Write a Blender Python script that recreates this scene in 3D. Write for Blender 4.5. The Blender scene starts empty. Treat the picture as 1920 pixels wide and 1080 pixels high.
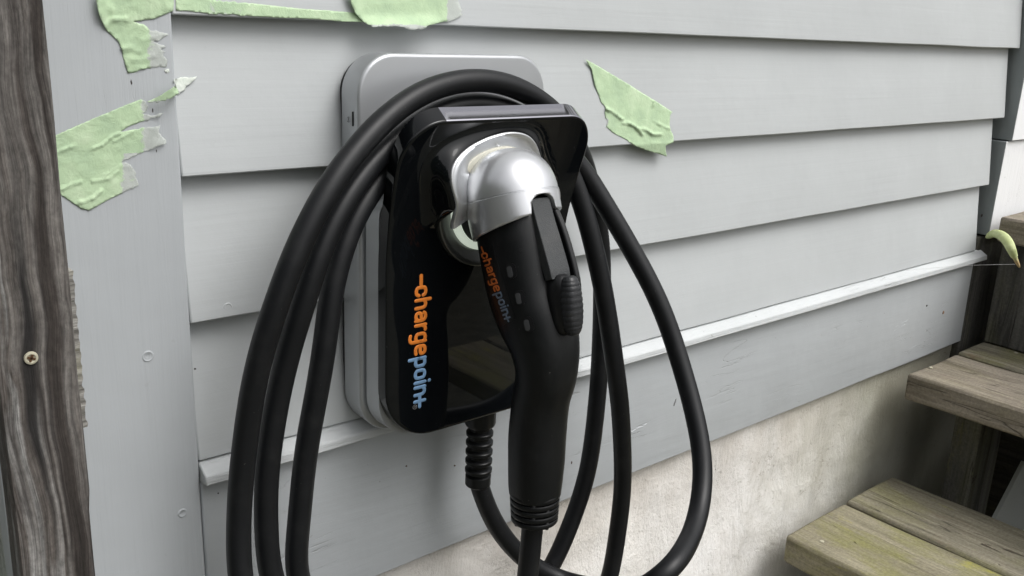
import bpy, bmesh, math, random
from mathutils import Vector, Matrix, noise
from mathutils.bvhtree import BVHTree
from mathutils.geometry import delaunay_2d_cdt
random.seed(7)
S = bpy.context.scene
COL = S.collection
# ------------------------------------------------------------------ camera, sky, sun, exposure
# world: x along the wall to the right, y into the wall (wall face y = 0), z up; the lens is at z = 0,
# the ground 1.2 m below it.  All sizes in metres.
F = 1700.0
R = ((0.76768926, -0.14781595, 0.62354121), (-0.63956262, -0.23771177, 0.73106277), (0.04016035, -0.96002269, -0.27702633))
EYE = Vector((0, -0.595, 0))
cam = bpy.data.cameras.new('camera'); co = bpy.data.objects.new('camera', cam); COL.objects.link(co)
co.matrix_world = Matrix(((R[0][0], -R[0][1], -R[0][2], EYE.x), (R[1][0], -R[1][1], -R[1][2], EYE.y),
                          (R[2][0], -R[2][1], -R[2][2], EYE.z), (0, 0, 0, 1)))
cam.sensor_width = 36; cam.lens = 36 * F / 1920; cam.clip_start = 0.01; cam.clip_end = 500
S.camera = co
SUN_EL, SUN_AZ = math.radians(55), math.radians(155)      # azimuth clockwise from +y
W = bpy.data.worlds.new('World'); S.world = W; W.use_nodes = True
nt = W.node_tree; bg = nt.nodes['Background']
sky = nt.nodes.new('ShaderNodeTexSky'); sky.sky_type = 'NISHITA'; sky.sun_disc = False
sky.sun_elevation = SUN_EL; sky.sun_rotation = SUN_AZ; sky.air_density = 1.0; sky.dust_density = 6.0; sky.ozone_density = 1.0
hs = nt.nodes.new('ShaderNodeHueSaturation'); hs.inputs['Saturation'].default_value = 0.12
nt.links.new(sky.outputs[0], hs.inputs['Color']); nt.links.new(hs.outputs[0], bg.inputs[0])
bg.inputs[1].default_value = 0.15
sl = bpy.data.lights.new('sun', 'SUN'); sl.energy = 0.9; sl.angle = math.radians(38); sl.color = (1.0, 0.975, 0.95)
so = bpy.data.objects.new('sun', sl); COL.objects.link(so)
sd = Vector((math.sin(SUN_AZ) * math.cos(SUN_EL), math.cos(SUN_AZ) * math.cos(SUN_EL), math.sin(SUN_EL)))
so.rotation_euler = sd.to_track_quat('Z', 'Y').to_euler()
S.view_settings.view_transform = 'Standard'; S.view_settings.look = 'None'
S.view_settings.exposure = 0.27; S.view_settings.gamma = 1; S.view_settings.use_curve_mapping = False
S.cycles.max_bounces = 8

# ------------------------------------------------------------------ helpers: measuring
def ray(px, py):
    a, b = px - 960, py - 540
    return Vector([r[0] * a + r[1] * b + r[2] * F for r in R])
def PY(px, py, y):
    d = ray(px, py); return EYE + d * ((y - EYE.y) / d.y)
def PX(px, py, x):
    d = ray(px, py); return EYE + d * (x / d.x)
def PD(px, py, depth): return EYE + ray(px, py) * (depth / F)

# ------------------------------------------------------------------ helpers: materials
class M:
    def __init__(s, name):
        s.m = bpy.data.materials.new(name); s.m.use_nodes = True; s.t = s.m.node_tree
        s.b = s.t.nodes['Principled BSDF']; s.tc = s.t.nodes.new('ShaderNodeTexCoord')
    def n(s, typ, **k):
        o = s.t.nodes.new(typ)
        for a, v in k.items():
            if hasattr(o, a) and a not in ('Scale',): setattr(o, a, v)
            elif a in o.inputs: o.inputs[a].default_value = v
        return o
    def l(s, a, b): s.t.links.new(a, b)
    def mapped(s, scale, rot=(0, 0, 0), loc=(0, 0, 0)):
        mp = s.n('ShaderNodeMapping'); mp.inputs['Scale'].default_value = scale; mp.inputs['Rotation'].default_value = rot
        mp.inputs['Location'].default_value = loc
        s.l(s.tc.outputs['Object'], mp.inputs[0]); return mp.outputs[0]
    def noise(s, vec, scale=5, detail=6, rough=.6, dist=0):
        o = s.n('ShaderNodeTexNoise'); o.inputs['Scale'].default_value = scale; o.inputs['Detail'].default_value = detail
        o.inputs['Roughness'].default_value = rough; o.inputs['Distortion'].default_value = dist
        s.l(vec, o.inputs['Vector']); return o.outputs['Fac']
    def ramp(s, fac, stops):
        o = s.n('ShaderNodeValToRGB'); e = o.color_ramp.elements
        while len(e) < len(stops): e.new(.5)
        for i, (p, c) in enumerate(stops):
            e[i].position = p; e[i].color = (c, c, c, 1) if isinstance(c, (int, float)) else (*c, 1)
        s.l(fac, o.inputs[0]); return o.outputs[0]
    def mix(s, fac, a, b, mode='MIX'):
        o = s.n('ShaderNodeMixRGB'); o.blend_type = mode
        for sock, v in ((o.inputs[0], fac), (o.inputs[1], a), (o.inputs[2], b)):
            if isinstance(v, (int, float)): sock.default_value = v if sock == o.inputs[0] else (v, v, v, 1)
            elif isinstance(v, tuple): sock.default_value = (*v, 1)
            else: s.l(v, sock)
        return o.outputs[0]
    def math(s, op, a, b=0):
        o = s.n('ShaderNodeMath'); o.operation = op
        for sock, v in ((o.inputs[0], a), (o.inputs[1], b)):
            if isinstance(v, (int, float)): sock.default_value = v
            else: s.l(v, sock)
        return o.outputs[0]
    def bump(s, h, dist=.001, strength=1.0, prev=None):
        o = s.n('ShaderNodeBump'); o.inputs['Distance'].default_value = dist; o.inputs['Strength'].default_value = strength
        s.l(h, o.inputs['Height'])
        if prev: s.l(prev, o.inputs['Normal'])
        return o.outputs[0]
    def col(s, c):
        if isinstance(c, tuple): s.b.inputs['Base Color'].default_value = (*c, 1)
        else: s.l(c, s.b.inputs['Base Color'])
    def set(s, rough=None, metal=None, spec=None, normal=None, coat=None):
        if rough is not None:
            if isinstance(rough, (int, float)): s.b.inputs['Roughness'].default_value = rough
            else: s.l(rough, s.b.inputs['Roughness'])
        if metal is not None: s.b.inputs['Metallic'].default_value = metal
        if spec is not None: s.b.inputs['Specular IOR Level'].default_value = spec
        if coat is not None: s.b.inputs['Coat Weight'].default_value = coat; s.b.inputs['Coat Roughness'].default_value = .04
        if normal is not None: s.l(normal, s.b.inputs['Normal'])

def paint(name, base, grain=(6, 60, 160), wear=.5, rough=.55, grainamt=.00028, soft=.5):
    """house paint over wood: faint brush marks, raised grain, hairline cracks, small specks of dirt"""
    m = M(name)
    g = m.noise(m.mapped(grain), 1.6, 7, .62, .3)
    br = m.noise(m.mapped(tuple(v * 3.5 for v in grain)), 1.2, 4, .6)
    big = m.noise(m.mapped((3, 3, 3)), 2.2, 4, .6)
    fine = m.noise(m.mapped((1, 1, 1)), 380, 3, .6)
    c = m.mix(m.ramp(big, [(.3, 0), (.7, 1)]), tuple(v * .955 for v in base), tuple(min(1, v * 1.03) for v in base))
    c = m.mix(m.ramp(g, [(.30, .018), (.6, 0)]), c, tuple(v * .8 for v in base))
    # hairline cracks running with the grain, only in worn patches
    ck = m.noise(m.mapped(tuple(v * .55 for v in grain), loc=(3, 1, 2)), 2.6, 3, .5, 1.0)
    ck = m.ramp(ck, [(.492, 0), (.5, 1), (.508, 0)])
    wn = m.ramp(m.noise(m.mapped((5, 5, 9), loc=(1.3, 2, .4)), 1.6, 3, .5), [(.56, 0), (.72, 1)])
    crack = m.math('MULTIPLY', m.math('MULTIPLY', ck, wn), wear)
    c = m.mix(m.math('MULTIPLY', crack, .55), c, (.16, .15, .14))
    sp = m.ramp(m.noise(m.mapped((1, 1, 1), loc=(7, 0, 0)), 150, 2, .5), [(.745, 0), (.765, 1)])
    c = m.mix(m.math('MULTIPLY', sp, .55 * wear), c, (.16, .14, .12))
    m.col(c)
    n1 = m.bump(g, grainamt * 3, 1.0); n2 = m.bump(br, grainamt, .8, n1); n3 = m.bump(fine, .00006, .7, n2)
    n4 = m.bump(crack, -.0006, 1.0, n3)
    lump = m.bump(m.noise(m.mapped((1, 1, 1), loc=(2, 5, 1)), 30, 2, .5), .0009 * soft, 1.0, n4)
    m.set(rough=rough, spec=.38, normal=lump)
    return m.m
siding_paint = paint('siding_paint', (.486, .507, .513), (2.2, 40, 95), wear=.07, grainamt=.00008)
trim_paint = paint('trim_paint', (.43, .452, .468), (70, 40, 3), wear=.12, grainamt=.00015)
ledge_paint = paint('ledge_paint', (.53, .55, .555), (5, 60, 110), wear=.9, grainamt=.0004, soft=1.6)
skirt_paint = paint('skirt_paint', (.45, .473, .488), (3, 20, 30), wear=.9, grainamt=.00022, soft=.6)
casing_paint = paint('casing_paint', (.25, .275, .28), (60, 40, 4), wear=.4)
white_paint = paint('white_paint', (.82, .83, .84), (60, 40, 4), wear=.9)

def wood(name, dark, mid, light, axis='y', moss=0.0, streak=.5, rough=.85, bump=.0012, blot=.3, k=1.0):
    m = M(name)
    sc = {'x': (1.6, 30, 30), 'y': (30, 1.6, 30), 'z': (30, 30, 1.6)}[axis]
    sc = tuple(v * k for v in sc)
    a = m.noise(m.mapped(sc), 1.5, 8, .68, .8)
    fine = m.noise(m.mapped(tuple(v * 4.5 for v in sc), loc=(3, 3, 3)), 1.5, 5, .7, .2)
    big = m.noise(m.mapped((4, 4, 4)), 2.0, 5, .65, .5)
    c = m.ramp(a, [(.28, dark), (.5, mid), (.74, light)])
    c = m.mix(.5, c, m.mix(1.0, c, m.ramp(fine, [(.3, .45), (.7, 1.25)]), 'MULTIPLY'))
    st = m.ramp(a, [(.40, 1), (.44, 0)])
    c = m.mix(m.math('MULTIPLY', st, streak), c, tuple(v * .55 for v in dark))
    c = m.mix(m.math('MULTIPLY', m.ramp(big, [(.42, 0), (.66, 1)]), blot), c, tuple(v * .5 for v in mid))
    if moss:
        mo = m.ramp(m.noise(m.mapped({'y': (9, 3.5, 9), 'x': (3.5, 9, 9), 'z': (9, 9, 3.5)}[axis], loc=(5, 2, 1)), 1.6, 7, .7), [(.47, 0), (.66, 1)])
        c = m.mix(m.math('MULTIPLY', mo, moss), c, (.21, .21, .055))
    kn = m.ramp(m.noise(m.mapped({'y': (26, 9, 26), 'x': (9, 26, 26), 'z': (26, 26, 9)}[axis], loc=(0, 4, 6)), 1.3, 4, .5, 1.2), [(.70, 0), (.74, 1)])
    c = m.mix(m.math('MULTIPLY', kn, .8), c, (.035, .022, .016))
    sc3 = {'x': (14, 90, 90), 'y': (90, 14, 90), 'z': (90, 90, 14)}[axis]
    dash = m.ramp(m.noise(m.mapped(sc3, loc=(2, 7, 3)), 1.2, 5, .75), [(.62, 0), (.68, 1)])
    c = m.mix(m.math('MULTIPLY', dash, .30), c, tuple(v * .4 for v in dark))
    pale = m.ramp(m.noise(m.mapped(sc3, loc=(8, 1, 5)), .8, 6, .75), [(.60, 0), (.72, 1)])
    c = m.mix(m.math('MULTIPLY', pale, .45), c, tuple(min(1, v * 1.25) for v in light))
    if moss:
        ye = m.ramp(m.noise(m.mapped({'y': (16, 4, 16), 'x': (4, 16, 16), 'z': (16, 16, 4)}[axis], loc=(1, 5, 2)), 1.5, 8, .75), [(.585, 0), (.66, 1)])
        c = m.mix(m.math('MULTIPLY', ye, min(1, moss * 1.1)), c, (.36, .34, .07))
    spl = m.noise(m.mapped({'y': (34, 2.0, 34), 'x': (2.0, 34, 34), 'z': (34, 34, 2.0)}[axis], loc=(9, 3, 1)), 1.0, 3, .5, .3)
    spl = m.ramp(spl, [(.588, 0), (.594, 1), (.600, 0)])
    c = m.mix(m.math('MULTIPLY', spl, .6), c, (.02, .016, .012))
    red = m.ramp(m.noise(m.mapped({'y': (22, 7, 22), 'x': (7, 22, 22), 'z': (22, 22, 7)}[axis], loc=(3, 8, 2)), 1.1, 5, .65), [(.64, 0), (.72, 1)])
    c = m.mix(m.math('MULTIPLY', red, .45), c, (.15, .085, .05))
    gr = m.noise(m.mapped((1, 1, 1)), 260, 4, .7)
    c = m.mix(.5, c, m.mix(1.0, c, m.ramp(gr, [(.3, .55), (.7, 1.4)]), 'MULTIPLY'))
    m.col(c)
    n1 = m.bump(a, bump * 1.6, 1.0); n2 = m.bump(fine, bump * .7, 1.0, n1)
    n3 = m.bump(m.math('ADD', kn, spl), -.0015, 1.0, n2)
    m.set(rough=rough, spec=.25, normal=n3)
    return m.m
tread_wood = wood('tread_wood', (.15, .136, .10), (.235, .215, .16), (.33, .305, .235), 'y', moss=.45, streak=.12, blot=.35)
tread_mossy = wood('tread_mossy', (.17, .152, .105), (.27, .245, .172), (.37, .34, .25), 'y', moss=.75, streak=.10, blot=.2)
tread_brown = wood('tread_brown', (.17, .145, .112), (.27, .235, .187), (.37, .33, .275), 'y', moss=.14, streak=.10, blot=.25)
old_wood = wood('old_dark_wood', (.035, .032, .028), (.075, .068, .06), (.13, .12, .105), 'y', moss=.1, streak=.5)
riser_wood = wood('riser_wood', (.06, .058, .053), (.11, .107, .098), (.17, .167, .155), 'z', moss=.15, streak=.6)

def post_material():
    """grey weathered softwood: broad wavy bands of dark and silver grain running up the post"""
    m = M('weathered_post_wood')
    wob = m.n('ShaderNodeTexNoise'); wob.inputs['Scale'].default_value = 9; wob.inputs['Detail'].default_value = 3
    m.l(m.mapped((1, 1, .75), loc=(0, 0, 1.7)), wob.inputs['Vector'])
    sub = m.n('ShaderNodeVectorMath', operation='MULTIPLY_ADD')
    m.l(wob.outputs['Color'], sub.inputs[0]); sub.inputs[1].default_value = (.027, .02, .0); m.l(m.tc.outputs['Object'], sub.inputs[2])
    mp = m.n('ShaderNodeMapping'); mp.inputs['Scale'].default_value = (58, 40, 1.5); m.l(sub.outputs[0], mp.inputs[0])
    a = m.noise(mp.outputs[0], 1.0, 5, .55, .4)
    mp2 = m.n('ShaderNodeMapping'); mp2.inputs['Scale'].default_value = (420, 300, 9); m.l(sub.outputs[0], mp2.inputs[0])
    f = m.noise(mp2.outputs[0], 1.0, 6, .7)
    b = m.noise(m.mapped((30, 30, 11)), 1.0, 6, .7)
    c = m.ramp(a, [(.33, (.014, .012, .010)), (.42, (.045, .038, .034)), (.49, (.15, .140, .130)), (.55, (.085, .074, .066)), (.61, (.26, .255, .245)), (.67, (.48, .48, .47)), (.75, (.20, .185, .175))])
    c = m.mix(.85, c, m.mix(1.0, c, m.ramp(f, [(.32, .3), (.66, 1.6)]), 'MULTIPLY'))
    gr = m.noise(m.mapped((1, 1, .6)), 330, 4, .7)
    c = m.mix(.6, c, m.mix(1.0, c, m.ramp(gr, [(.3, .5), (.7, 1.5)]), 'MULTIPLY'))
    c = m.mix(m.math('MULTIPLY', m.ramp(b, [(.45, 0), (.7, 1)]), .5), c, (.055, .046, .042))
    sl_ = m.ramp(m.noise(mp.outputs[0], 1.7, 2, .4, .0), [(.485, 0), (.5, 1), (.515, 0)])
    c = m.mix(m.math('MULTIPLY', sl_, .45), c, (.012, .01, .01))
    sx = m.n('ShaderNodeSeparateXYZ'); m.l(sub.outputs[0], sx.inputs[0])
    scp = PY(58, 671, -.13)
    def gauss(cx_, cz_, wx, wz):
        u = m.math('POWER', m.math('ABSOLUTE', m.math('MULTIPLY', m.math('SUBTRACT', sx.outputs[0], cx_ + .0135), 1 / wx)), 2.0)
        v = m.math('POWER', m.math('ABSOLUTE', m.math('MULTIPLY', m.math('SUBTRACT', sx.outputs[2], cz_), 1 / wz)), 2.0)
        return m.math('POWER', 2.718, m.math('MULTIPLY', m.math('ADD', u, v), -1.0))
    stain = m.math('ADD', gauss(scp.x, scp.z - .01, .0042, .040), gauss(scp.x, scp.z, .0016, .09))
    c = m.mix(m.math('MINIMUM', m.math('MULTIPLY', stain, .85), .9), c, (.012, .011, .011))
    m.col(c)
    n1 = m.bump(a, .0022, 1.0); n2 = m.bump(f, .0008, 1.0, m.bump(gr, .0004, 1.0, n1))
    m.set(rough=.82, spec=.3, normal=n2); return m.m
post_wood = post_material()

def foundation_material():
    m = M('parged_foundation')
    big = m.noise(m.mapped((1, 1, 1)), 4.0, 7, .7, .6)
    mid = m.noise(m.mapped((1, 1, .5), loc=(3, 0, 0)), 14, 8, .75, .4)
    fine = m.noise(m.mapped((1, 1, 1)), 120, 6, .7)
    pit = m.ramp(m.noise(m.mapped((1, 1, 1), loc=(0, 9, 0)), 260, 3, .6), [(.64, 0), (.69, 1)])
    patch = m.ramp(m.noise(m.mapped((1, 1, 1), loc=(4, 1, 8)), 5.5, 5, .7), [(.52, 0), (.60, 1)])
    c = m.mix(m.ramp(big, [(.35, 0), (.65, 1)]), (.76, .735, .69), (.85, .84, .82))
    c = m.mix(m.math('MULTIPLY', m.ramp(mid, [(.5, 0), (.72, 1)]), .26), c, (.50, .45, .39))
    topz = m.n('ShaderNodeSeparateXYZ'); m.l(m.tc.outputs['Object'], topz.inputs[0])
    top_tint = m.n('ShaderNodeMapRange'); top_tint.inputs[1].default_value = -.60; top_tint.inputs[2].default_value = -.47; m.l(m.math('ADD', topz.outputs[2], m.math('MULTIPLY', m.math('SUBTRACT', m.noise(m.mapped((1, 1, .25), loc=(6, 0, 0)), 16, 4, .6), .5), .22)), top_tint.inputs[0])
    c = m.mix(m.math('MULTIPLY', top_tint.outputs[0], .42), c, (.42, .36, .29))  # browner towards the top edge
    c = m.mix(m.math('MULTIPLY', m.math('MULTIPLY', pit, patch), .75), c, (.26, .18, .12))
    # green-grey damp staining towards the corner behind the steps
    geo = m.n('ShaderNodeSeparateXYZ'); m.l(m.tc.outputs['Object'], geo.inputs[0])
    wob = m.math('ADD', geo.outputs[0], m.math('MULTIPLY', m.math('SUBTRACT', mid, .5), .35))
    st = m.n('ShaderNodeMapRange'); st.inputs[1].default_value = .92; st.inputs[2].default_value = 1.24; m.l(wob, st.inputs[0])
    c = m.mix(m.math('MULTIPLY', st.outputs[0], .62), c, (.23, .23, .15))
    cr = m.noise(m.mapped((1, 1, 1.4), loc=(1, 1, 1)), 9, 5, .6, 1.5)
    cr = m.math('MULTIPLY', m.ramp(cr, [(.494, 0), (.5, 1), (.506, 0)]), patch)
    c = m.mix(m.math('MULTIPLY', cr, .6), c, (.2, .15, .1))
    m.col(c)
    n1 = m.bump(mid, .006, 1.0); n2 = m.bump(fine, .0012, 1.0, n1); n3 = m.bump(m.math('MULTIPLY', pit, m.math('ADD', patch, .25)), -.0015, 1.0, n2)
    m.set(rough=.92, spec=.2, normal=n3); return m.m
foundation_mat = foundation_material()

def tape_material():
    m = M('green_masking_tape')
    b = m.noise(m.mapped((1, 1, 1)), 42, 5, .6)
    g = m.ramp(b, [(.35, (.40, .53, .35)), (.52, (.46, .60, .39)), (.68, (.54, .67, .46))])
    at = m.n('ShaderNodeAttribute'); at.attribute_name = 'torn'
    e = m.math('ADD', at.outputs['Fac'], m.math('MULTIPLY', m.math('SUBTRACT', m.noise(m.mapped((1, 1, 1)), 110, 5, .75), .5), 1.7))
    c = m.mix(m.ramp(e, [(.42, 0), (.58, 1)]), g, (.64, .68, .64))
    al = m.math('SUBTRACT', 1.0, m.math('MULTIPLY', m.ramp(e, [(.40, 0), (.62, 1)]), .42)); m.l(al, m.b.inputs['Alpha'])
    m.col(c); cr = m.noise(m.mapped((1, 1, 1)), 900, 2, .6)
    m.set(rough=.7, spec=.25, normal=m.bump(cr, .00012, 1.0, m.bump(m.noise(m.mapped((1, 1, 1)), 130, 6, .7, .6), .0006, 1, m.bump(b, .0006, 1))))
    m.b.inputs['Subsurface Weight'].default_value = 0; return m.m
tape_mat = tape_material()
def torn_paper():
    m = M('torn_tape_fibre'); f = m.noise(m.mapped((1, 1, 1)), 260, 4, .7)
    m.col(m.ramp(f, [(.3, (.56, .61, .55)), (.7, (.74, .78, .72))])); m.set(rough=.9, normal=m.bump(f, .0004, 1)); return m.m
fibre_mat = torn_paper()

def silver(name, c=(.50, .52, .545), rough=.36, metal=.75):
    m = M(name); f = m.noise(m.mapped((1, 1, 1)), 2600, 2, .5)
    d = m.noise(m.mapped((1, 1, 1)), 25, 4, .6)
    m.col(m.mix(m.ramp(d, [(.4, 0), (.7, 1)]), tuple(v * .97 for v in c), c)); m.set(rough=rough, metal=metal, normal=m.bump(f, .00002, .8)); return m.m
case_silver = silver('satin_silver_case', (.46, .475, .49), .38, .55)
dome_silver = silver('satin_silver_dome', (.70, .71, .73), .30, .8)
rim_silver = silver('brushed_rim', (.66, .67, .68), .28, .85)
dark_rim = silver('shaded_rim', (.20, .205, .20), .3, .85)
def gloss_black():
    m = M('gloss_black'); d = m.ramp(m.noise(m.mapped((1, 1, 1)), 700, 2, .5), [(.74, 0), (.78, 1)])
    sm = m.noise(m.mapped((1, 1, .4)), 14, 5, .7)
    m.col(m.mix(m.math('MULTIPLY', d, .35), (.0035, .0042, .005), (.12, .12, .12)))
    m.set(rough=m.math('ADD', m.math('MULTIPLY', m.ramp(sm, [(.45, 0), (.8, 1)]), .04), .02), spec=.42); return m.m
gloss = gloss_black()
def rubber(name, c=(.0085, .0095, .0105), rough=.47, grain=1500, amt=.00006, dust=.12):
    m = M(name); g = m.noise(m.mapped((1, 1, 1)), grain, 3, .6); d = m.noise(m.mapped((1, 1, 1)), 60, 6, .7)
    sp = m.ramp(m.noise(m.mapped((1, 1, 1), loc=(4, 4, 4)), 420, 2, .5), [(.76, 0), (.78, 1)])
    cc = m.mix(m.math('MULTIPLY', m.ramp(d, [(.5, 0), (.75, 1)]), dust), c, (.07, .07, .068))
    sf = m.ramp(m.noise(m.mapped((1, 1, .35), loc=(1, 2, 3)), 38, 7, .8, .8), [(.66, 0), (.72, 1)])
    cc = m.mix(m.math('MULTIPLY', sf, dust * 2.2), cc, (.06, .06, .058))
    cc = m.mix(m.math('MULTIPLY', sp, .5), cc, (.16, .155, .145))
    m.col(cc); m.set(rough=m.math('ADD', m.math('MULTIPLY', d, .14), rough - .07), spec=.34, normal=m.bump(g, amt, .8)); return m.m
cable_rubber = rubber('cable_rubber', (.006, .0066, .0078), .43, 900, .00005, .10)
grip_rubber = rubber('grip_rubber', (.0048, .0054, .006), .42, 1800, .00006, .06)
boot_rubber = rubber('boot_rubber', (.006, .0065, .007), .34, 900, .00004, .06)
latch_plastic = rubber('latch_plastic', (.04, .043, .045), .45, 1500, .0005, .6)
pad_rubber = rubber('pad_rubber', (.022, .023, .025), .36, 500, .0002, .5)
def plain(name, c, rough=.5, metal=0, spec=.4, em=None):
    m = M(name); f = m.noise(m.mapped((1, 1, 1)), 300, 3, .6)
    m.col(m.mix(m.ramp(f, [(.3, 0), (.7, 1)]), tuple(v * .93 for v in c), c)); m.set(rough=rough, metal=metal, spec=spec)
    if em: m.b.inputs['Emission Color'].default_value = (*em[0], 1); m.b.inputs['Emission Strength'].default_value = em[1]
    return m.m
logo_orange = plain('logo_orange', (.80, .235, .035), .35)
logo_blue = plain('logo_blue', (.19, .33, .52), .35)
small_orange = plain('small_logo_orange', (.62, .15, .03), .4)
small_blue = plain('small_logo_blue', (.15, .20, .27), .4)
mark_grey = plain('mark_grey', (.25, .25, .25), .5)
black_slot = plain('black_slot', (.008, .008, .009), .35)
dull_black = plain('dull_black', (.012, .012, .013), .6)
led_mat = plain('led_ring_lit', (.8, .85, .78), .4, em=((.80, .90, .76), .42))
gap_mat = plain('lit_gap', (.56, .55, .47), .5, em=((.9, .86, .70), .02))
staple_metal = plain('dark_staple', (.06, .05, .045), .5, .5)
screw_mat = plain('galvanised_screw', (.50, .47, .36), .6, .25)
rust_mat = plain('rusty_recess', (.09, .045, .02), .9)

lm = M('lip_sky_reflection'); lm.col((.38, .375, .41)); lm.set(rough=.05, metal=1.0); lip_mat = lm.m  # mirror metal painting the sky's reflection onto the black cover's top lip

# ------------------------------------------------------------------ helpers: meshes and objects
def mesh_obj(name, verts, faces, mat, parent=None, smooth=False, mats=None, fm=None, auto=None):
    me = bpy.data.meshes.new(name); me.from_pydata([tuple(v) for v in verts], [], faces); me.validate(); me.update()
    for m_ in ([mat] if mats is None else mats): me.materials.append(m_)
    if fm:
        for p, i in zip(me.polygons, fm): p.material_index = i
    bm = bmesh.new(); bm.from_mesh(me); bmesh.ops.recalc_face_normals(bm, faces=bm.faces); bm.to_mesh(me); bm.free()
    if smooth or auto:
        for p in me.polygons: p.use_smooth = True
    if auto: me.set_sharp_from_angle(angle=math.radians(auto))
    o = bpy.data.objects.new(name, me); COL.objects.link(o)
    if parent: o.parent = parent
    return o
def thing(name, label, cat, group=None):
    o = bpy.data.objects.new(name, None); COL.objects.link(o); o.empty_display_size = .05
    o['label'] = label; o['category'] = cat
    if group: o['group'] = group
    return o
def tag(o, label, cat, group=None):
    o['label'] = label; o['category'] = cat
    if group: o['group'] = group
    return o
def bevel(o, w, seg=2, ang=35):
    b = o.modifiers.new('bevel', 'BEVEL'); b.width = w; b.segments = seg; b.limit_method = 'ANGLE'; b.angle_limit = math.radians(ang)
    for p in o.data.polygons: p.use_smooth = True
    o.data.set_sharp_from_angle(angle=math.radians(50)); return o
def box(name, lo, hi, mat, parent=None, bev=.002, div=(1, 1, 1), wob=0.0, seed=0, skew=None):
    """a box with gently uneven faces when wob > 0"""
    bm = bmesh.new(); bmesh.ops.create_cube(bm, size=1)
    for ax in range(3):
        n = div[ax]
        if n > 1:
            for k in range(1, n):
                co_ = Vector((0, 0, 0)); co_[ax] = -.5 + k / n; no = Vector((0, 0, 0)); no[ax] = 1
                bmesh.ops.bisect_plane(bm, geom=bm.verts[:] + bm.edges[:] + bm.faces[:], plane_co=co_, plane_no=no)
    lo, hi = Vector(lo), Vector(hi); c = (lo + hi) / 2; d = hi - lo
    for v in bm.verts:
        v.co = Vector((c.x + v.co.x * d.x, c.y + v.co.y * d.y, c.z + v.co.z * d.z))
        if wob:
            q = v.co * 9 + Vector((seed * 7.3, seed, 0)); v.co += Vector((noise.noise(q), noise.noise(q + Vector((9, 0, 0))), noise.noise(q + Vector((0, 9, 0))))) * wob
        if skew: v.co = skew(v.co)
    me = bpy.data.meshes.new(name); bm.to_mesh(me); bm.free(); me.materials.append(mat)
    o = bpy.data.objects.new(name, me); COL.objects.link(o)
    if parent: o.parent = parent
    if bev: bevel(o, bev, 2, 40)
    return o
def extrude_x(name, prof, x0, x1, n, mat, parent, wob=.0003, seed=0, bev=.0012, endjit=None):
    """a moulding: (y,z) profile run along x"""
    vs, fs = [], []; k = len(prof)
    for i in range(n + 1):
        x = x0 + (x1 - x0) * i / n
        for (y, z) in prof:
            q = Vector((x * 7, y * 40, z * 25 + seed * 5))
            q2 = Vector((x * 60, y * 200, z * 200 + seed * 5))
            xx = x
            if endjit and i == n: xx = x + endjit(z)
            vs.append((xx, y + noise.noise(q) * wob + noise.noise(q2) * wob * .35, z + noise.noise(q + Vector((0, 5, 5))) * wob * 1.3))
    for i in range(n):
        for j in range(k):
            a, b = i * k + j, i * k + (j + 1) % k; fs.append((a, b, b + k, a + k))
    fs.append(tuple(range(k))); fs.append(tuple(n * k + j for j in range(k))[::-1])
    o = mesh_obj(name, vs, fs, mat, parent)
    if bev: bevel(o, bev, 2, 40)
    return o
def catmull(pts, per=10):
    out = []; n = len(pts)
    for i in range(n - 1):
        p0 = pts[max(i - 1, 0)]; p1 = pts[i]; p2 = pts[i + 1]; p3 = pts[min(i + 2, n - 1)]
        for k in range(per):
            t = k / per
            out.append(.5 * ((2 * p1) + (p2 - p0) * t + (2 * p0 - 5 * p1 + 4 * p2 - p3) * t * t + (3 * p1 - p0 - 3 * p2 + p3) * t ** 3))
    out.append(pts[-1].copy()); return out
def resample(pts, step):
    out = [pts[0]]; acc = 0
    for a, b in zip(pts, pts[1:]):
        d = (b - a).length
        while acc + d >= step:
            t = (step - acc) / d; a = a.lerp(b, t); out.append(a); d = (b - a).length; acc = 0
        acc += d
    out.append(pts[-1]); return out
def tube_mesh(pts, rad, ns=16, vs=None, fs=None, cap=True):
    vs = [] if vs is None else vs; fs = [] if fs is None else fs
    T = (pts[1] - pts[0]).normalized(); N = T.orthogonal().normalized(); base = len(vs)
    for i, p in enumerate(pts):
        t = (pts[min(i + 1, len(pts) - 1)] - pts[max(i - 1, 0)]).normalized()
        N = (N - t * N.dot(t)).normalized(); B = t.cross(N)
        r = rad[i] if isinstance(rad, list) else rad
        for k in range(ns):
            a = 2 * math.pi * k / ns; vs.append(p + (N * math.cos(a) + B * math.sin(a)) * r)
    for i in range(len(pts) - 1):
        for k in range(ns):
            a = base + i * ns + k; b = base + i * ns + (k + 1) % ns; fs.append((a, b, b + ns, a + ns))
    if cap:
        fs.append(tuple(base + k for k in range(ns))[::-1]); e = base + (len(pts) - 1) * ns; fs.append(tuple(e + k for k in range(ns)))
    return vs, fs
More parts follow.
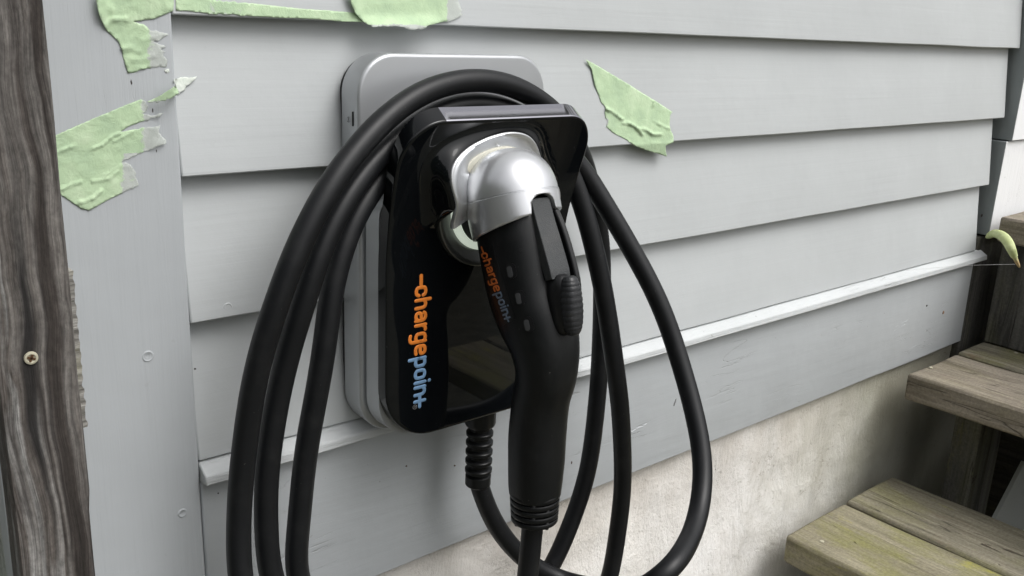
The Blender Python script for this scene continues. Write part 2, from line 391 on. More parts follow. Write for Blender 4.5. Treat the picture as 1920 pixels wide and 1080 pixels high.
def revolve(name, prof, origin, axis, xdir, mat, parent, ns=48, smooth=True, closed_ends=True, auto=40, limit=None):
    """prof: (distance along axis, radius)"""
    axis = axis.normalized(); xd = (xdir - axis * xdir.dot(axis)).normalized(); yd = axis.cross(xd)
    vs, fs = [], []
    for (s, r) in prof:
        for k in range(ns):
            a = 2 * math.pi * k / ns; ss = s
            if limit: ss = min(s, limit(a))
            vs.append(origin + axis * ss + (xd * math.cos(a) + yd * math.sin(a)) * r)
    for i in range(len(prof) - 1):
        for k in range(ns):
            a = i * ns + k; b = i * ns + (k + 1) % ns; fs.append((a, b, b + ns, a + ns))
    if closed_ends: fs.append(tuple(range(ns))[::-1]); fs.append(tuple((len(prof) - 1) * ns + k for k in range(ns)))
    return mesh_obj(name, vs, fs, mat, parent, smooth=smooth, auto=auto)
def inside(poly, x, y):
    c = False; j = len(poly) - 1
    for i in range(len(poly)):
        (xi, yi), (xj, yj) = poly[i], poly[j]
        if (yi > y) != (yj > y) and x < (xj - xi) * (y - yi) / (yj - yi) + xi: c = not c
        j = i
    return c
def fill(poly, step):
    """triangulated flat outline with an inner lattice, so that it can be bent and crumpled"""
    xs = [p[0] for p in poly]; ys = [p[1] for p in poly]; pts = [Vector(p) for p in poly]; n = len(poly)
    y = min(ys) + step * .5; row = 0
    while y < max(ys):
        x = min(xs) + (step * .5 if row % 2 else step * .1)
        while x < max(xs):
            if inside(poly, x, y) and min((Vector((x, y)) - Vector(p)).length for p in poly) > step * .45: pts.append(Vector((x, y)))
            x += step
        y += step * .87; row += 1
    r = delaunay_2d_cdt(pts, [(i, (i + 1) % n) for i in range(n)], [], 0, 1e-5)
    vs, fs = r[0], r[2]
    out = []
    for f in fs:
        cx = sum(vs[i].x for i in f) / len(f); cy = sum(vs[i].y for i in f) / len(f)
        if inside(poly, cx, cy): out.append(tuple(f))
    return vs, out

# ------------------------------------------------------------------ ground (about 1.2 m below the lens)
def ground_mat(name, c1, c2, sc, bump):
    m = M(name); a = m.noise(m.mapped((1, 1, 1)), sc, 8, .75); m.col(m.ramp(a, [(.3, c1), (.7, c2)]))
    m.set(rough=.95, spec=.2, normal=m.bump(a, bump)); return m.m
g = mesh_obj('ground', [(-60, -60, -1.2), (60, -60, -1.2), (60, 60, -1.2), (-60, 60, -1.2)], [(0, 1, 2, 3)], ground_mat('dark_soil', (.07, .07, .052), (.16, .155, .12), 14, .02)); g['kind'] = 'structure'
gx = mesh_obj('gravel_path', [(-6, .35, -1.196), (.9, .35, -1.196), (.9, 8, -1.196), (-6, 8, -1.196)], [(0, 1, 2, 3)], ground_mat('pale_gravel', (.16, .18, .14), (.62, .65, .60), 45, .03)); gx['kind'] = 'structure'

# unseen leafy screen added at left to hold back light and darken reflections
hv, hf = [], []
for k in range(9000):
    x = random.gauss(-4.2, .45); y = random.uniform(-9, 3.5); z = random.uniform(-1.2, 2.3 + .5 * noise.noise(Vector((y, 3, 1)))); c = Vector((x, y, z)); sc_ = random.uniform(.10, .24)
    u_ = Vector((random.gauss(0, 1), random.gauss(0, 1), random.gauss(0, 1))).normalized(); w_ = u_.orthogonal().normalized() * sc_; t_ = u_.cross(w_) * .6; b_ = len(hv)
    hv += [c - w_, c - t_, c + w_, c + t_]; hf.append((b_, b_ + 1, b_ + 2, b_ + 3))
hm = M('screen_leaf'); hm.col(hm.ramp(hm.noise(hm.mapped((1, 1, 1)), 6, 3, .6), [(.3, (.02, .04, .012)), (.7, (.06, .095, .03))])); hm.set(rough=.7)
me_ = bpy.data.meshes.new('leaf_screen'); me_.from_pydata(hv, [], hf); me_.materials.append(hm.m); hd = bpy.data.objects.new('leaf_screen', me_); COL.objects.link(hd)
hd['kind'] = 'stuff'; hd['label'] = 'unseen dark green leafy screen added at left to hold back the light'

# ------------------------------------------------------------------ the clapboard wall
pale_render = ground_mat('pale_lichened_render', (.30, .33, .28), (.86, .90, .84), 60, .012)
XT = .2163                                   # right edge of the corner trim
EDGE = [0.1035 * 3, 0.1035 * 2, 0.1035, -.0015, -.1045, -.2070, -.3118]     # butt edges of the courses
REND = {3: 1.4915, 4: 1.4845, 5: 1.474, 6: 1.470}
wall = thing('clapboard_wall', 'pale grey painted clapboard wall with corner trim, ledge and rough foundation behind the charger', 'wall')
for i, z0 in enumerate(EDGE):
    x1 = REND.get(i, 1.493)
    prof = [(.0, z0), (.0002, z0 + .004), (.0062, z0 + .052), (.0128, z0 + .104), (.0144, z0 + .116), (.0232, z0 + .116), (.0232, z0 + .02), (.0130, z0 + .0004)]
    o = extrude_x('siding_board', prof, XT + .0006, x1, 90, siding_paint, wall, wob=.00045, seed=i, bev=.0011,
                  endjit=lambda z: noise.noise(Vector((z * 40, 0, 0))) * .0012)
box('sheathing', (.095, .0240, -.47), (1.62, .05, .44), dull_black, wall, 0)
ct = box('corner_trim', (.0905, -.0012, -.4660), (XT, .0215, .44), trim_paint, wall, .0016, (6, 1, 90), .0007, 3)
box('side_wall', (.0935, .0219, -1.2), (.1095, 2.5, .44), pale_render, wall, .0016, (1, 4, 10), .0005, 5)
lp = [(.0035, -.3122), (-.0106, -.3199), (-.0114, -.3271), (-.0010, -.3284), (.0035, -.3284)]
extrude_x('ledge', lp, .2170, 1.492, 120, ledge_paint, wall, wob=.0007, seed=20, bev=.0010)
sk = [(.0005, -.3290), (.0, -.465), (.0005, -.4665), (.0195, -.4665), (.0195, -.3290)]
extrude_x('skirt_board', sk, .2172, 1.4715, 100, skirt_paint, wall, wob=.0008, seed=30, bev=.0016, endjit=lambda z: (-.3290 - z) * .045 + noise.noise(Vector((z * 60, 3, 0))) * .0015)
# rough foundation: displaced sheet with real relief and thickness
vs, fs = [], []; NX, NZ = 230, 90
for j in range(NZ + 1):
    for i in range(NX + 1):
        x = .10 + 2.0 * i / NX; z = -.452 - .78 * j / NZ
        q = Vector((x, 0, z)); y = .0135 + noise.fractal(q * 9, 1.0, 2.0, 5) * .0042 + noise.noise(q * 60) * .0009
        if j == 0: y = .020
        vs.append((x, min(y, .020), z))
for j in range(NZ):
    for i in range(NX):
        a = j * (NX + 1) + i; fs.append((a, a + 1, a + NX + 2, a + NX + 1))
nb = len(vs)
b0 = [(.10, .25, -.452), (2.1, .25, -.452), (2.1, .25, -1.232), (.10, .25, -1.232)]
vs += b0; last = NZ * (NX + 1)
fs += [(nb, nb + 1, nb + 2, nb + 3), tuple(range(0, NX + 1)) + (nb + 1, nb), tuple(j * (NX + 1) for j in range(NZ + 1))[::-1] + (nb, nb + 3),
       tuple(j * (NX + 1) + NX for j in range(NZ + 1)) + (nb + 2, nb + 1), tuple(last + i for i in range(NX + 1))[::-1] + (nb + 3, nb + 2)]
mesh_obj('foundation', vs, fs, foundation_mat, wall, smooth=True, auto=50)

def siding_y(x, z):
    """front of the clapboards / trim at a height"""
    if x < XT: return -.0012
    for z0 in EDGE:
        if z >= z0: return .0128 * min(1, (z - z0) / .104)
    return 0.0
def dimple(px, py, r=.0035, up=.0006, name='nail_head', mat=None):
    p = PY(px, py, -.001); y0 = siding_y(p.x, p.z); p = PY(px, py, y0)
    m_ = mat or (trim_paint if p.x < XT else siding_paint)
    ns = 20; rings = [(1.25, .0003), (1.0, -up), (.82, -up), (.66, .00008 - up * .3), (.0, -up * .35)]; vs, fs = [], []
    for (k, h) in rings[:-1]:
        for a in range(ns):
            t = 2 * math.pi * a / ns; vs.append((p.x + math.cos(t) * r * k, p.y + h, p.z + math.sin(t) * r * k))
    vs.append((p.x, p.y - up * .35, p.z))
    for i in range(len(rings) - 2):
        for a in range(ns): b = (a + 1) % ns; fs.append((i * ns + a, i * ns + b, (i + 1) * ns + b, (i + 1) * ns + a))
    e = (len(rings) - 2) * ns
    for a in range(ns): fs.append((e + a, e + (a + 1) % ns, len(vs) - 1))
    return mesh_obj(name, vs, fs, m_, wall, smooth=True)
for p in [(277, 668, .0036), (342, 962, .003), (427, 576, .003)]: dimple(*p)
# open nail recess in the trim and a hole low on the board above the charger
def chip(px, py, w, h, mat, name, tilt=0, y=None, th=.0004):
    p = PY(px, py, -.001); y0 = siding_y(p.x, p.z) if y is None else y; c = PY(px, py, y0); pts = []
    for k in range(9):
        a = 2 * math.pi * k / 9; rr = .75 + .5 * random.random(); u, v = math.cos(a) * w * rr, math.sin(a) * h * rr
        pts.append((c.x + u * math.cos(tilt) - v * math.sin(tilt), c.z + u * math.sin(tilt) + v * math.cos(tilt)))
    vs = [(x, y0 - th, z) for x, z in pts] + [(c.x + (x - c.x) * 1.15, y0 + .0006, c.z + (z - c.z) * 1.15) for x, z in pts]
    fs = [tuple(range(9))] + [(k, (k + 1) % 9, 9 + (k + 1) % 9, 9 + k) for k in range(9)]
    return mesh_obj(name, vs, fs, mat, wall)
brown_fleck = plain('bare_wood_fleck', (.30, .20, .13), .9)
for (px, py, w, h, t) in [(246, 154, .0004, .0017, .1), (286, 207, .0004, .0014, 0), (293, 283, .0003, .0010, 0)]:
    chip(px, py, w, h, staple_metal, 'staple', t)
for (px, py, w, h, m_, t) in [(1786, 492, .009, .0026, brown_fleck, .1), (1769, 586, .0026, .0028, brown_fleck, 0), (1738, 573, .0013, .0013, staple_metal, 0),
        (1783, 456, .0016, .0016, staple_metal, 0), (1841, 404, .0020, .0024, staple_metal, 0), (1824, 435, .0012, .0016, staple_metal, 0), (1556, 264, .0009, .0009, staple_metal, 0),
        (1072, 867, .0006, .0014, rust_mat, 0), (1266, 754, .0008, .0035, mark_grey, -.3), (853, 873, .0006, .0006, rust_mat, 0), (762, 874, .0006, .0006, rust_mat, 0),
        (409, 925, .0005, .0005, staple_metal, 0), (409, 698, .0004, .0004, staple_metal, 0), (366, 693, .0007, .0016, staple_metal, .2), (1260, 440, .0006, .0006, staple_metal, 0),
        (800, 103, .0016, .0006, dull_black, 0)]:
    chip(px, py, w, h, m_, 'paint_fleck', t)
# raised flakes and lifted edges of paint on the skirt and ledge
for k in range(7):
    px, py = random.choice([(1120, 860), (1200, 800), (1330, 770), (1480, 735), (1620, 655), (1660, 640), (1690, 610), (1570, 690), (400, 1040), (1730, 590), (1750, 640)])
    px += random.uniform(-45, 45); py += random.uniform(-16, 16); c = PY(px, py, 0)
    if not (-.46 < c.z < -.335 and .222 < c.x < 1.46): continue
    L = random.uniform(.015, .045); pts = []; n = 7
    for s in range(n):
        u = s / (n - 1) - .5; pts.append(Vector((c.x + u * L, 0, c.z + noise.noise(Vector((k, u * 4, 0))) * .0016 + u * L * .14)))
    vs, fs = [], []
    for s, p in enumerate(pts):
        wd = .0005 * math.sin(math.pi * (s + .3) / (n - .4)) + .0002
        vs += [(p.x, .0012, p.z - wd), (p.x, -.00015, p.z - wd * .2), (p.x, .0012, p.z + wd * 3.0)]
        if s: b = (s - 1) * 3; fs += [(b, b + 1, b + 4, b + 3), (b + 1, b + 2, b + 5, b + 4)]
    mesh_obj('paint_flake', vs, fs, skirt_paint, wall)

# ------------------------------------------------------------------ door casing, and what is behind the landing
cas = thing('door_casing', 'vertical board at the right end of the clapboards, white on its front and grey on its side', 'door casing')
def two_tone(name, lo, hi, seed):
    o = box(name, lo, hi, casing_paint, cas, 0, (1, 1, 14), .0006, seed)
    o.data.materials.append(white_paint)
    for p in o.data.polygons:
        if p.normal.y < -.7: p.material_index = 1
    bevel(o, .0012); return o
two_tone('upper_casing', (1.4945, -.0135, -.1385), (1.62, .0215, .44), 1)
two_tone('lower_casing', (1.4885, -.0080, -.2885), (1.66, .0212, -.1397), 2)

steps = thing('wooden_steps', 'weathered wooden steps with mossy two-plank treads rising to the right against the foundation', 'steps')
def plank(x0, x1, z, mat, seed, y0=-.95, y1=-.017, th=.040):
    return box('tread_plank', (x0, y0, z - th), (x1, y1, z), mat, steps, .0042, (5, 60, 2), .0026, seed)
plank(.996, 1.1405, -.6430, tread_mossy, 1); plank(1.1450, 1.279, -.6415, tread_wood, 2)
plank(1.262, 1.4135, -.4680, tread_brown, 3, y1=-.021); plank(1.4180, 1.556, -.4655, tread_wood, 4, y1=-.023)
plank(.727, .872, -.8170, tread_wood, 5); plank(.877, 1.012, -.8165, tread_brown, 6)
plank(1.470, 1.613, -.2520, tread_brown, 7, y1=-.026); plank(1.618, 1.82, -.2555, tread_wood, 8, y1=-.026)
plank(1.825, 1.96, -.2560, tread_brown, 9, y1=-.026)
for (px, py, z) in [(1541, 1016, -.643), (1745, 690, -.468), (1905, 662, -.4655)]:
    d = ray(px, py); q = EYE + d * (z / d.z)
    revolve('nail_head', [(-.0004, .0030), (.0012, .0030), (.0016, .0022), (.0016, .0)], q, Vector((0, 0, 1)), Vector((1, 0, 0)), screw_mat if px % 2 else staple_metal, steps, 14, closed_ends=False)
# boards closing the riser under the landing
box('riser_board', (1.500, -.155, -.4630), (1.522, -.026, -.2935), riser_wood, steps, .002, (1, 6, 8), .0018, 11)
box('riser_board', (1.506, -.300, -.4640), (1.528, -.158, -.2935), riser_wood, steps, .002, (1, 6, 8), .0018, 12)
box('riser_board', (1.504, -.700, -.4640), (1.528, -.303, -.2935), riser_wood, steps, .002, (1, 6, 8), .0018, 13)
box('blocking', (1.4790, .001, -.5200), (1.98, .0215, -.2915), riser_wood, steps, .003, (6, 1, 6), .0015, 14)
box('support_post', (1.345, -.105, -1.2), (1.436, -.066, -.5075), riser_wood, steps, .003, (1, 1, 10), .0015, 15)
# pale sloping board low behind the treads, seen in the gap under the upper tread
pb = [PY(a, b, -.115) for a, b in ((1866, 974), (1922, 866), (1975, 896), (1975, 1040), (1900, 1040))]
n_ = len(pb); mesh_obj('sloping_board', pb + [p + Vector((0, .006, 0)) for p in pb], [tuple(range(n_)), tuple(range(n_, 2 * n_))[::-1]] + [(k, (k + 1) % n_, n_ + (k + 1) % n_, n_ + k) for k in range(n_)], paint('faded_board', (.74, .77, .74), (30, 30, 4), wear=.8), steps)
box('void_shade_panel', (1.66, -.95, -1.2), (1.68, -.018, -.300), old_wood, steps, .002, (1, 8, 4), .002, 16)  # dark sheet added to paint the shade of the void under the landing
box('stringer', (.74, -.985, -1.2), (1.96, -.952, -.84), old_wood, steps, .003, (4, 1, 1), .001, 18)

# ------------------------------------------------------------------ weathered post in the left foreground
pz = -.13
post = thing('weathered_post', 'grey weathered timber post with a screw head in the left foreground', 'post')
def post_shape():
    NZp, prof = 150, [(.0, .0), (.0, .008), (.0, .042), (.004, .050), (.038, .050), (.0405, .042), (.0405, .006), (.038, .0)]
    front = 14; vs, fs = [], []; dp = .022
    ring = []
    for i in range(front + 1): ring.append((.0012 + (.0350 - .0012) * i / front, 0.0))
    ring += [(.0366, .002), (.0366, .011), (.0365, .020), (.034, dp), (.003, dp), (.0, .020), (.0, .011), (.0, .002)]
    k = len(ring)
    for j in range(NZp + 1):
        z = -1.2 + 1.75 * j / NZp
        xl = .0752 + (z + .27) * .003; wr = .0366 if z > -.25 else .0355
        for (u, v) in ring:
            x = xl + u * (wr / .0366); q = Vector((x * 60, v * 30, z * 4)); q2 = Vector((x * 200, v * 80, z * 30))
            d = noise.noise(q) * .0008 + noise.noise(q2) * .0003
            ex = noise.noise(Vector((1 if u > .02 else 5, v * 20, z * 14))) * .0007 - .0006
            vs.append((x + ex, pz + v + d, z))
    for j in range(NZp):
        for i in range(k):
            a, b = j * k + i, j * k + (i + 1) % k; fs.append((a, b, b + k, a + k))
    fs.append(tuple(range(k))); fs.append(tuple(NZp * k + i for i in range(k))[::-1])
    return mesh_obj('timber', vs, fs, post_wood, post, smooth=True, auto=50)
post_shape()
sc = PY(58, 671, pz)
revolve('screw_head', [(0, .0028), (-.0006, .0033), (-.0015, .0031), (-.0017, .0022), (-.0010, .0014), (-.0009, .0)], sc + Vector((0, .0006, 0)), Vector((0, 1, 0)), Vector((1, 0, 0)), screw_mat, post, 24, closed_ends=False)
for a in (.4, .4 + math.pi / 2):
    o = box('screw_slot', (-.0019, -.0006, -.0005), (.0019, .0003, .0005), rust_mat, post, 0); o.location = sc + Vector((0, -.0006, 0)); o.rotation_euler = (0, a, 0)
# rough sawn board end showing behind the post
def sawn():
    vs, fs = [], []; N = 60; y0, y1 = -.0785, -.052
    zt, zb = PY(140, 508, y0).z, PY(158, 802, y0).z
    for j in range(N + 1):
        t = j / N; z = zb + (zt - zb) * t
        xr = PY(163 - 26 * t ** 1.05, 802 - 290 * t, y0).x
        for i in range(5):
            u = i / 4; x = xr - .035 * (1 - u)
            st = (math.sin(z * 900) * .0004 + noise.noise(Vector((u * 2, 0, z * 160))) * .0009)
            vs.append((x + (st if i == 4 else 0), y0 + st * .8, z + noise.noise(Vector((u * 6, 1, 0))) * .001))
        for i in range(5):
            u = i / 4; x = xr - .035 * (1 - u); vs.append((x, y1, z))
    for j in range(N):
        b = j * 10
        for i in range(4):
            fs.append((b + i, b + i + 1, b + i + 11, b + i + 10)); fs.append((b + 5 + i, b + 15 + i, b + 16 + i, b + 6 + i))
        fs.append((b + 4, b + 9, b + 19, b + 14)); fs.append((b, b + 10, b + 15, b + 5))
    fs.append((0, 5, 6, 7, 8, 9, 4, 3, 2, 1)); e = N * 10; fs.append((e, e + 1, e + 2, e + 3, e + 4, e + 9, e + 8, e + 7, e + 6, e + 5))
    m = M('sawn_end_grain'); a = m.noise(m.mapped((12, 12, 230)), 1.3, 5, .7, .3); b_ = m.noise(m.mapped((1, 1, 1)), 30, 5, .7)
    c = m.ramp(a, [(.3, (.08, .075, .065)), (.5, (.24, .23, .21)), (.7, (.46, .45, .42))])
    m.col(m.mix(m.math('MULTIPLY', m.ramp(b_, [(.5, 0), (.7, 1)]), .5), c, (.22, .21, .11))); m.set(rough=.9, normal=m.bump(a, .0015))
    return mesh_obj('timber_offcut', vs, fs, m.m, None, smooth=True, auto=60)
tag(sawn(), 'rough sawn grey board end with saw marks, peeking out behind the weathered post', 'board')

# ------------------------------------------------------------------ green masking tape
def tape(name, label, poly, wr=(), torn=None, step=5.0, lift=None, seed=0, base=None, mat=tape_mat, fr=0, jag=1.2, crum=.0007, group='scraps of green masking tape'):
    """an outline on the wall, turned into crumpled tape with thickness; wr: ridges (px polyline, height, width)"""
    P = []
    n = len(poly)
    for i in range(n):
        a, b = Vector(poly[i]), Vector(poly[(i + 1) % n]); m_ = max(1, int((b - a).length / 4))
        for k in range(m_):
            p = a.lerp(b, k / m_)
            if k: p += Vector((noise.noise(Vector((p.x * .25, p.y * .25, seed))), noise.noise(Vector((p.x * .25, p.y * .25, seed + 9))))) * jag
            if k and torn and torn(p.x, p.y) > .3: p += Vector((random.uniform(-2.2, 2.2), random.uniform(-1.6, 1.6)))
            P.append((p.x, p.y))
    vs2, fs = fill(P, step)
    # edge distance for lifting
    def seg(p, a, b):
        d = b - a; t = max(0, min(1, (p - a).dot(d) / max(d.length_squared, 1e-9))); return (p - a - d * t).length
    vs, tn = [], []
    for v in vs2:
        p = PY(v.x, v.y, 0); y = base(p) if base else siding_y(p.x, p.z)
        y -= .0005 + abs(noise.noise(Vector((v.x * .035, v.y * .035, seed * 3)))) * crum * .7 + noise.noise(Vector((v.x * .12, v.y * .12, seed))) * crum * .2
        for (pl, h, w) in wr:
            d = min(seg(Vector((v.x, v.y)), Vector(a), Vector(b)) for a, b in zip(pl, pl[1:]))
            y -= h * .72 * max(0, 1 - d / (w * 1.35)) ** 1.5 * (.75 + .7 * noise.noise(Vector((v.x * .09, v.y * .09, seed + 4))))
        if lift: y -= lift(v.x, v.y)
        vs.append(PY(v.x, v.y, y)); tn.append(torn(v.x, v.y) if torn else 0.0)
    o = mesh_obj(name, vs, fs, mat, smooth=True)
    at = o.data.attributes.new('torn', 'FLOAT', 'POINT')
    for i, t in enumerate(tn): at.data[i].value = t
    s = o.modifiers.new('thickness', 'SOLIDIFY'); s.thickness = .00010; s.offset = 0
    tag(o, label, 'masking tape', group); return o
def ss(a, b, x): t = max(0, min(1, (x - a) / (b - a))); return t * t * (3 - 2 * t)
tape('masking_tape', 'crumpled green tape at the upper left corner, torn ragged towards the clapboards',
     [(176, -18), (181, 4), (186, 28), (192, 42), (200, 58), (214, 70), (222, 78), (228, 92), (231, 108), (235, 122), (240, 137), (252, 136), (262, 131), (285, 127), (313, 124.5),
      (314, 112), (306, 104), (310, 97), (300, 92), (311, 88), (298, 83), (288, 79), (302, 74), (316, 66), (303, 60), (287, 58), (270, 46), (250, 41), (268, 38), (290, 35), (310, 27), (325, 20), (327, -18)],
     wr=[([(196, 50), (212, 36), (236, 36)], .0022, 6), ([(228, 92), (244, 90), (262, 97)], .0018, 5), ([(262, 74), (294, 70)], .0016, 4), ([(248, 112), (270, 112), (290, 104)], .0014, 6), ([(208, 12), (214, 34)], .0015, 7)],
     torn=lambda x, y: ss(262, 300, x) * ss(38, 60, y), lift=lambda x, y: .004 * ss(206, 184, x) * ss(70, 20, y), seed=1, crum=.0012)
def L1base(p): return siding_y(p.x, max(p.z, -.0013)) if p.x >= XT else -.0015
tape('masking_tape', 'long narrow strip of green tape along the lower edge of the top clapboard',
     [(329, -18), (390, -18), (395, 0), (480, 7), (560, 16), (620, 20), (664, 24), (684, 41.5), (640, 40.5), (600, 36.5), (560, 34.5), (520, 33), (470, 30), (430, 27), (400, 26.5), (378, 23.5), (355, 20.5), (330, 19.5)],
     torn=lambda x, y: .35 * ss(375, 400, x) * ss(520, 430, x) + .5 * ss(20, 36, y - (x - 330) * .05), seed=2, base=L1base, step=4, crum=.0003)
tape('masking_tape', 'wide green tape patch with curled white lower edge above the charger',
     [(650, -18), (660, 10), (667, 26), (683, 42), (702, 51), (722, 49.5), (742, 49), (758, 51), (776, 56), (790, 55), (810, 46), (833, 40), (850, 38), (862, 32), (868, 27), (864, 14), (859, 4), (861, -18)],
     wr=[([(690, 4), (712, 9), (738, 5)], .0010, 4), ([(826, 0), (832, 36)], .0012, 2.2)],
     torn=lambda x, y: ss(832, 846, x) + .8 * ss(42, 50, y), lift=lambda x, y: .006 * ss(24, 56, y) * ss(660, 700, x) * ss(850, 800, x) + .004 * ss(680, 655, x), seed=3, base=lambda p: L1base(p) - .0009, crum=.0007)
T3 = [(93, 259), (130, 242), (171, 224), (200, 212), (233, 198), (264, 186), (274, 191), (276, 204), (268, 213), (282, 217), (307, 211), (300, 219), (272, 226), (241, 237), (226, 247), (249, 243), (275, 239), (301, 235),
      (298, 249), (311, 262), (311, 270), (292, 276), (264, 288), (237, 299), (226, 305), (241, 307), (253, 320), (260, 347), (233, 360), (202, 375), (167, 395), (152, 391), (128, 375), (102, 356), (99, 330), (96, 296)]
tape('masking_tape', 'large wrinkled green tape piece slanting across the corner trim beside the weathered post', T3,
     wr=[([(98, 290), (118, 281), (140, 273)], .0024, 3.6), ([(172, 280), (192, 272), (212, 255), (226, 250)], .0024, 3.2), ([(214, 265), (240, 252), (250, 246)], .0022, 3.2), ([(112, 357), (132, 347), (152, 341)], .0022, 3.5),
         ([(174, 340), (205, 335), (228, 314)], .0022, 3.5), ([(150, 380), (175, 372), (190, 358)], .0022, 4), ([(196, 330), (228, 310)], .0012, 3)],
     torn=lambda x, y: ss(252, 286, x) if y < 285 else ss(216, 240, x) * .8, lift=lambda x, y: .0018 * ss(270, 300, x), seed=4, step=3.6, crum=.0006)
tape('masking_tape', 'thin curled sliver of green tape lifting off the trim edge above the largest piece',
     [(273, 192), (290, 184), (303, 178), (316, 169), (328, 161), (334, 170), (335, 176), (324, 182), (311, 189), (298, 192), (286, 193)],
     torn=lambda x, y: .7 * ss(184, 194, y + (x - 290) * .2), lift=lambda x, y: .003 + .007 * ss(275, 330, x), seed=5, step=3.5)
tape('masking_tape', 'small whitish torn fluff of tape stuck on the second clapboard by the trim',
     [(327, 148), (338, 145), (350, 144.5), (369, 143), (364, 151), (357, 157), (348, 165), (342, 171), (336, 178), (333, 172), (329, 160)],
     torn=lambda x, y: 1, seed=6, step=3.5, mat=fibre_mat, lift=lambda x, y: .001)
def t5base(p): return siding_y(p.x, p.z) if p.z > -.1043 else (-.0004 + (-.1043 - p.z) * .18)
tape('masking_tape', 'torn green tape right of the charger, hanging over a clapboard edge',
     [(1098, 111), (1109, 117), (1121, 123.6), (1153.7, 143), (1182, 160), (1202.6, 173.5), (1229, 189), (1251.5, 204), (1261, 210), (1256.6, 216), (1255.6, 232.6), (1257, 242), (1262.7, 255), (1263, 267), (1248, 273), (1248.4, 283.5),
      (1250.5, 293.7), (1229, 286.6), (1210.7, 281.5), (1192, 274), (1174, 262), (1149.6, 249), (1136.4, 237.7), (1138, 224.4), (1133.7, 212), (1135.4, 201), (1127, 192), (1123, 179.6), (1115, 159), (1112, 143), (1109, 128.7), (1102.8, 120.6)],
     wr=[([(1135, 203), (1148, 209), (1168, 224)], .0042, 2.6), ([(1168, 231), (1180, 231), (1192, 237), (1206, 253)], .0042, 2.6), ([(1198, 241), (1212, 243), (1224, 252), (1240, 252)], .0042, 2.8), ([(1226, 227), (1240, 235), (1256, 242)], .0032, 2.2),
         ([(1227, 188), (1225, 200)], .0022, 1.8)],
     torn=lambda x, y: .6 * ss(8, 2, abs(x - 1138) + abs(y - 225) * .3), seed=7, step=3.2, base=t5base, jag=.7, crum=.0008, lift=lambda x, y: .0012 * ss(1125, 1108, x))
tape('masking_tape', 'tiny loose fleck of pale tape under the torn upper left tape', [(308, 131), (317, 129), (318, 135), (311, 137)], seed=9, mat=fibre_mat, step=3)
# curled strip hanging from the foot of the casing
def curl():
    cl = [(1853, 443, -.014), (1864, 438, -.036), (1878, 442, -.056), (1889, 453, -.070), (1896, 467, -.078), (1902, 481, -.080), (1910, 498, -.080)]
    c = catmull([PY(a, b, y) for a, b, y in cl], 8); vs, fs = [], []; n = len(c)
    for i, p in enumerate(c):
        t = (c[min(i + 1, n - 1)] - c[max(i - 1, 0)]).normalized(); f = i / (n - 1)
        w = .0075 * (.45 + 1.1 * math.sin(math.pi * min(1, f * .8 + .15))) * (1 if f < .85 else .75)
        side = t.cross((EYE - p).normalized()).normalized(); up = side.cross(t)
        for k in range(7):
            a = -1 + 2 * k / 6; vs.append(p + side * a * w * .62 + up * ((1 - a * a) * .0045 + noise.noise(Vector((i * .5, k * .7, 0))) * .0006))
    for i in range(n - 1):
        for k in range(6): a = i * 7 + k; fs.append((a, a + 1, a + 8, a + 7))
    m = M('yellowed_tape'); b = m.noise(m.mapped((1, 1, 1)), 60, 5, .6); sx = m.n('ShaderNodeSeparateXYZ'); m.l(m.tc.outputs['Object'], sx.inputs[0])
    tip = m.n('ShaderNodeMapRange'); tip.inputs[1].default_value = PY(1902, 480, -.080).z; tip.inputs[2].default_value = PY(1907, 490, -.080).z; m.l(sx.outputs[2], tip.inputs[0])
    m.col(m.mix(tip.outputs[0], m.ramp(b, [(.3, (.36, .42, .16)), (.7, (.60, .66, .36))]), (.45, .33, .16))); m.set(rough=.7)
    o = mesh_obj('masking_tape', vs, fs, m.m, smooth=True); s = o.modifiers.new('thickness', 'SOLIDIFY'); s.thickness = .0003
    tag(o, 'curled yellow-green tape strip with brown tip hanging below the white door casing', 'masking tape', 'scraps of green masking tape')
curl()
# single cobweb thread
th = resample(catmull([PY(1700, 507, -.013), PY(1790, 499, -.02), PY(1850, 496.5, -.05), PY(1909, 495.5, -.080)], 8), .01)
v_, f_ = tube_mesh(th, .00022, 5); tag(mesh_obj('cobweb_thread', v_, f_, plain('web', (.5, .5, .5), .5)), 'thin cobweb thread stretched under the ledge towards the hanging tape strip', 'cobweb')

# ------------------------------------------------------------------ charging station
XC = .4245
st = thing('charging_station', 'wall-mounted silver and glossy black electric car charger with a silver dome holster', 'car charger')
def rrect(x0, x1, z0, z1, rtl, rtr, rbl, rbr, n=12):
    """outline, counter-clockwise from the right bottom, seen from the front"""
    out = []
    for cx, cz, r, a0 in ((x1 - rbr, z0 + rbr, rbr, -90), (x1 - rtr, z1 - rtr, rtr, 0), (x0 + rtl, z1 - rtl, rtl, 90), (x0 + rbl, z0 + rbl, rbl, 180)):
        for k in range(n + 1):
            a = math.radians(a0 + 90 * k / n); out.append((cx + r * math.cos(a), cz + r * math.sin(a)))
    dense = []
    for i, p in enumerate(out):
        q = out[(i + 1) % len(out)]; m_ = max(1, round(math.hypot(q[0] - p[0], q[1] - p[1]) / .004))
        dense += [(p[0] + (q[0] - p[0]) * k / m_, p[1] + (q[1] - p[1]) * k / m_) for k in range(m_)]
    return dense
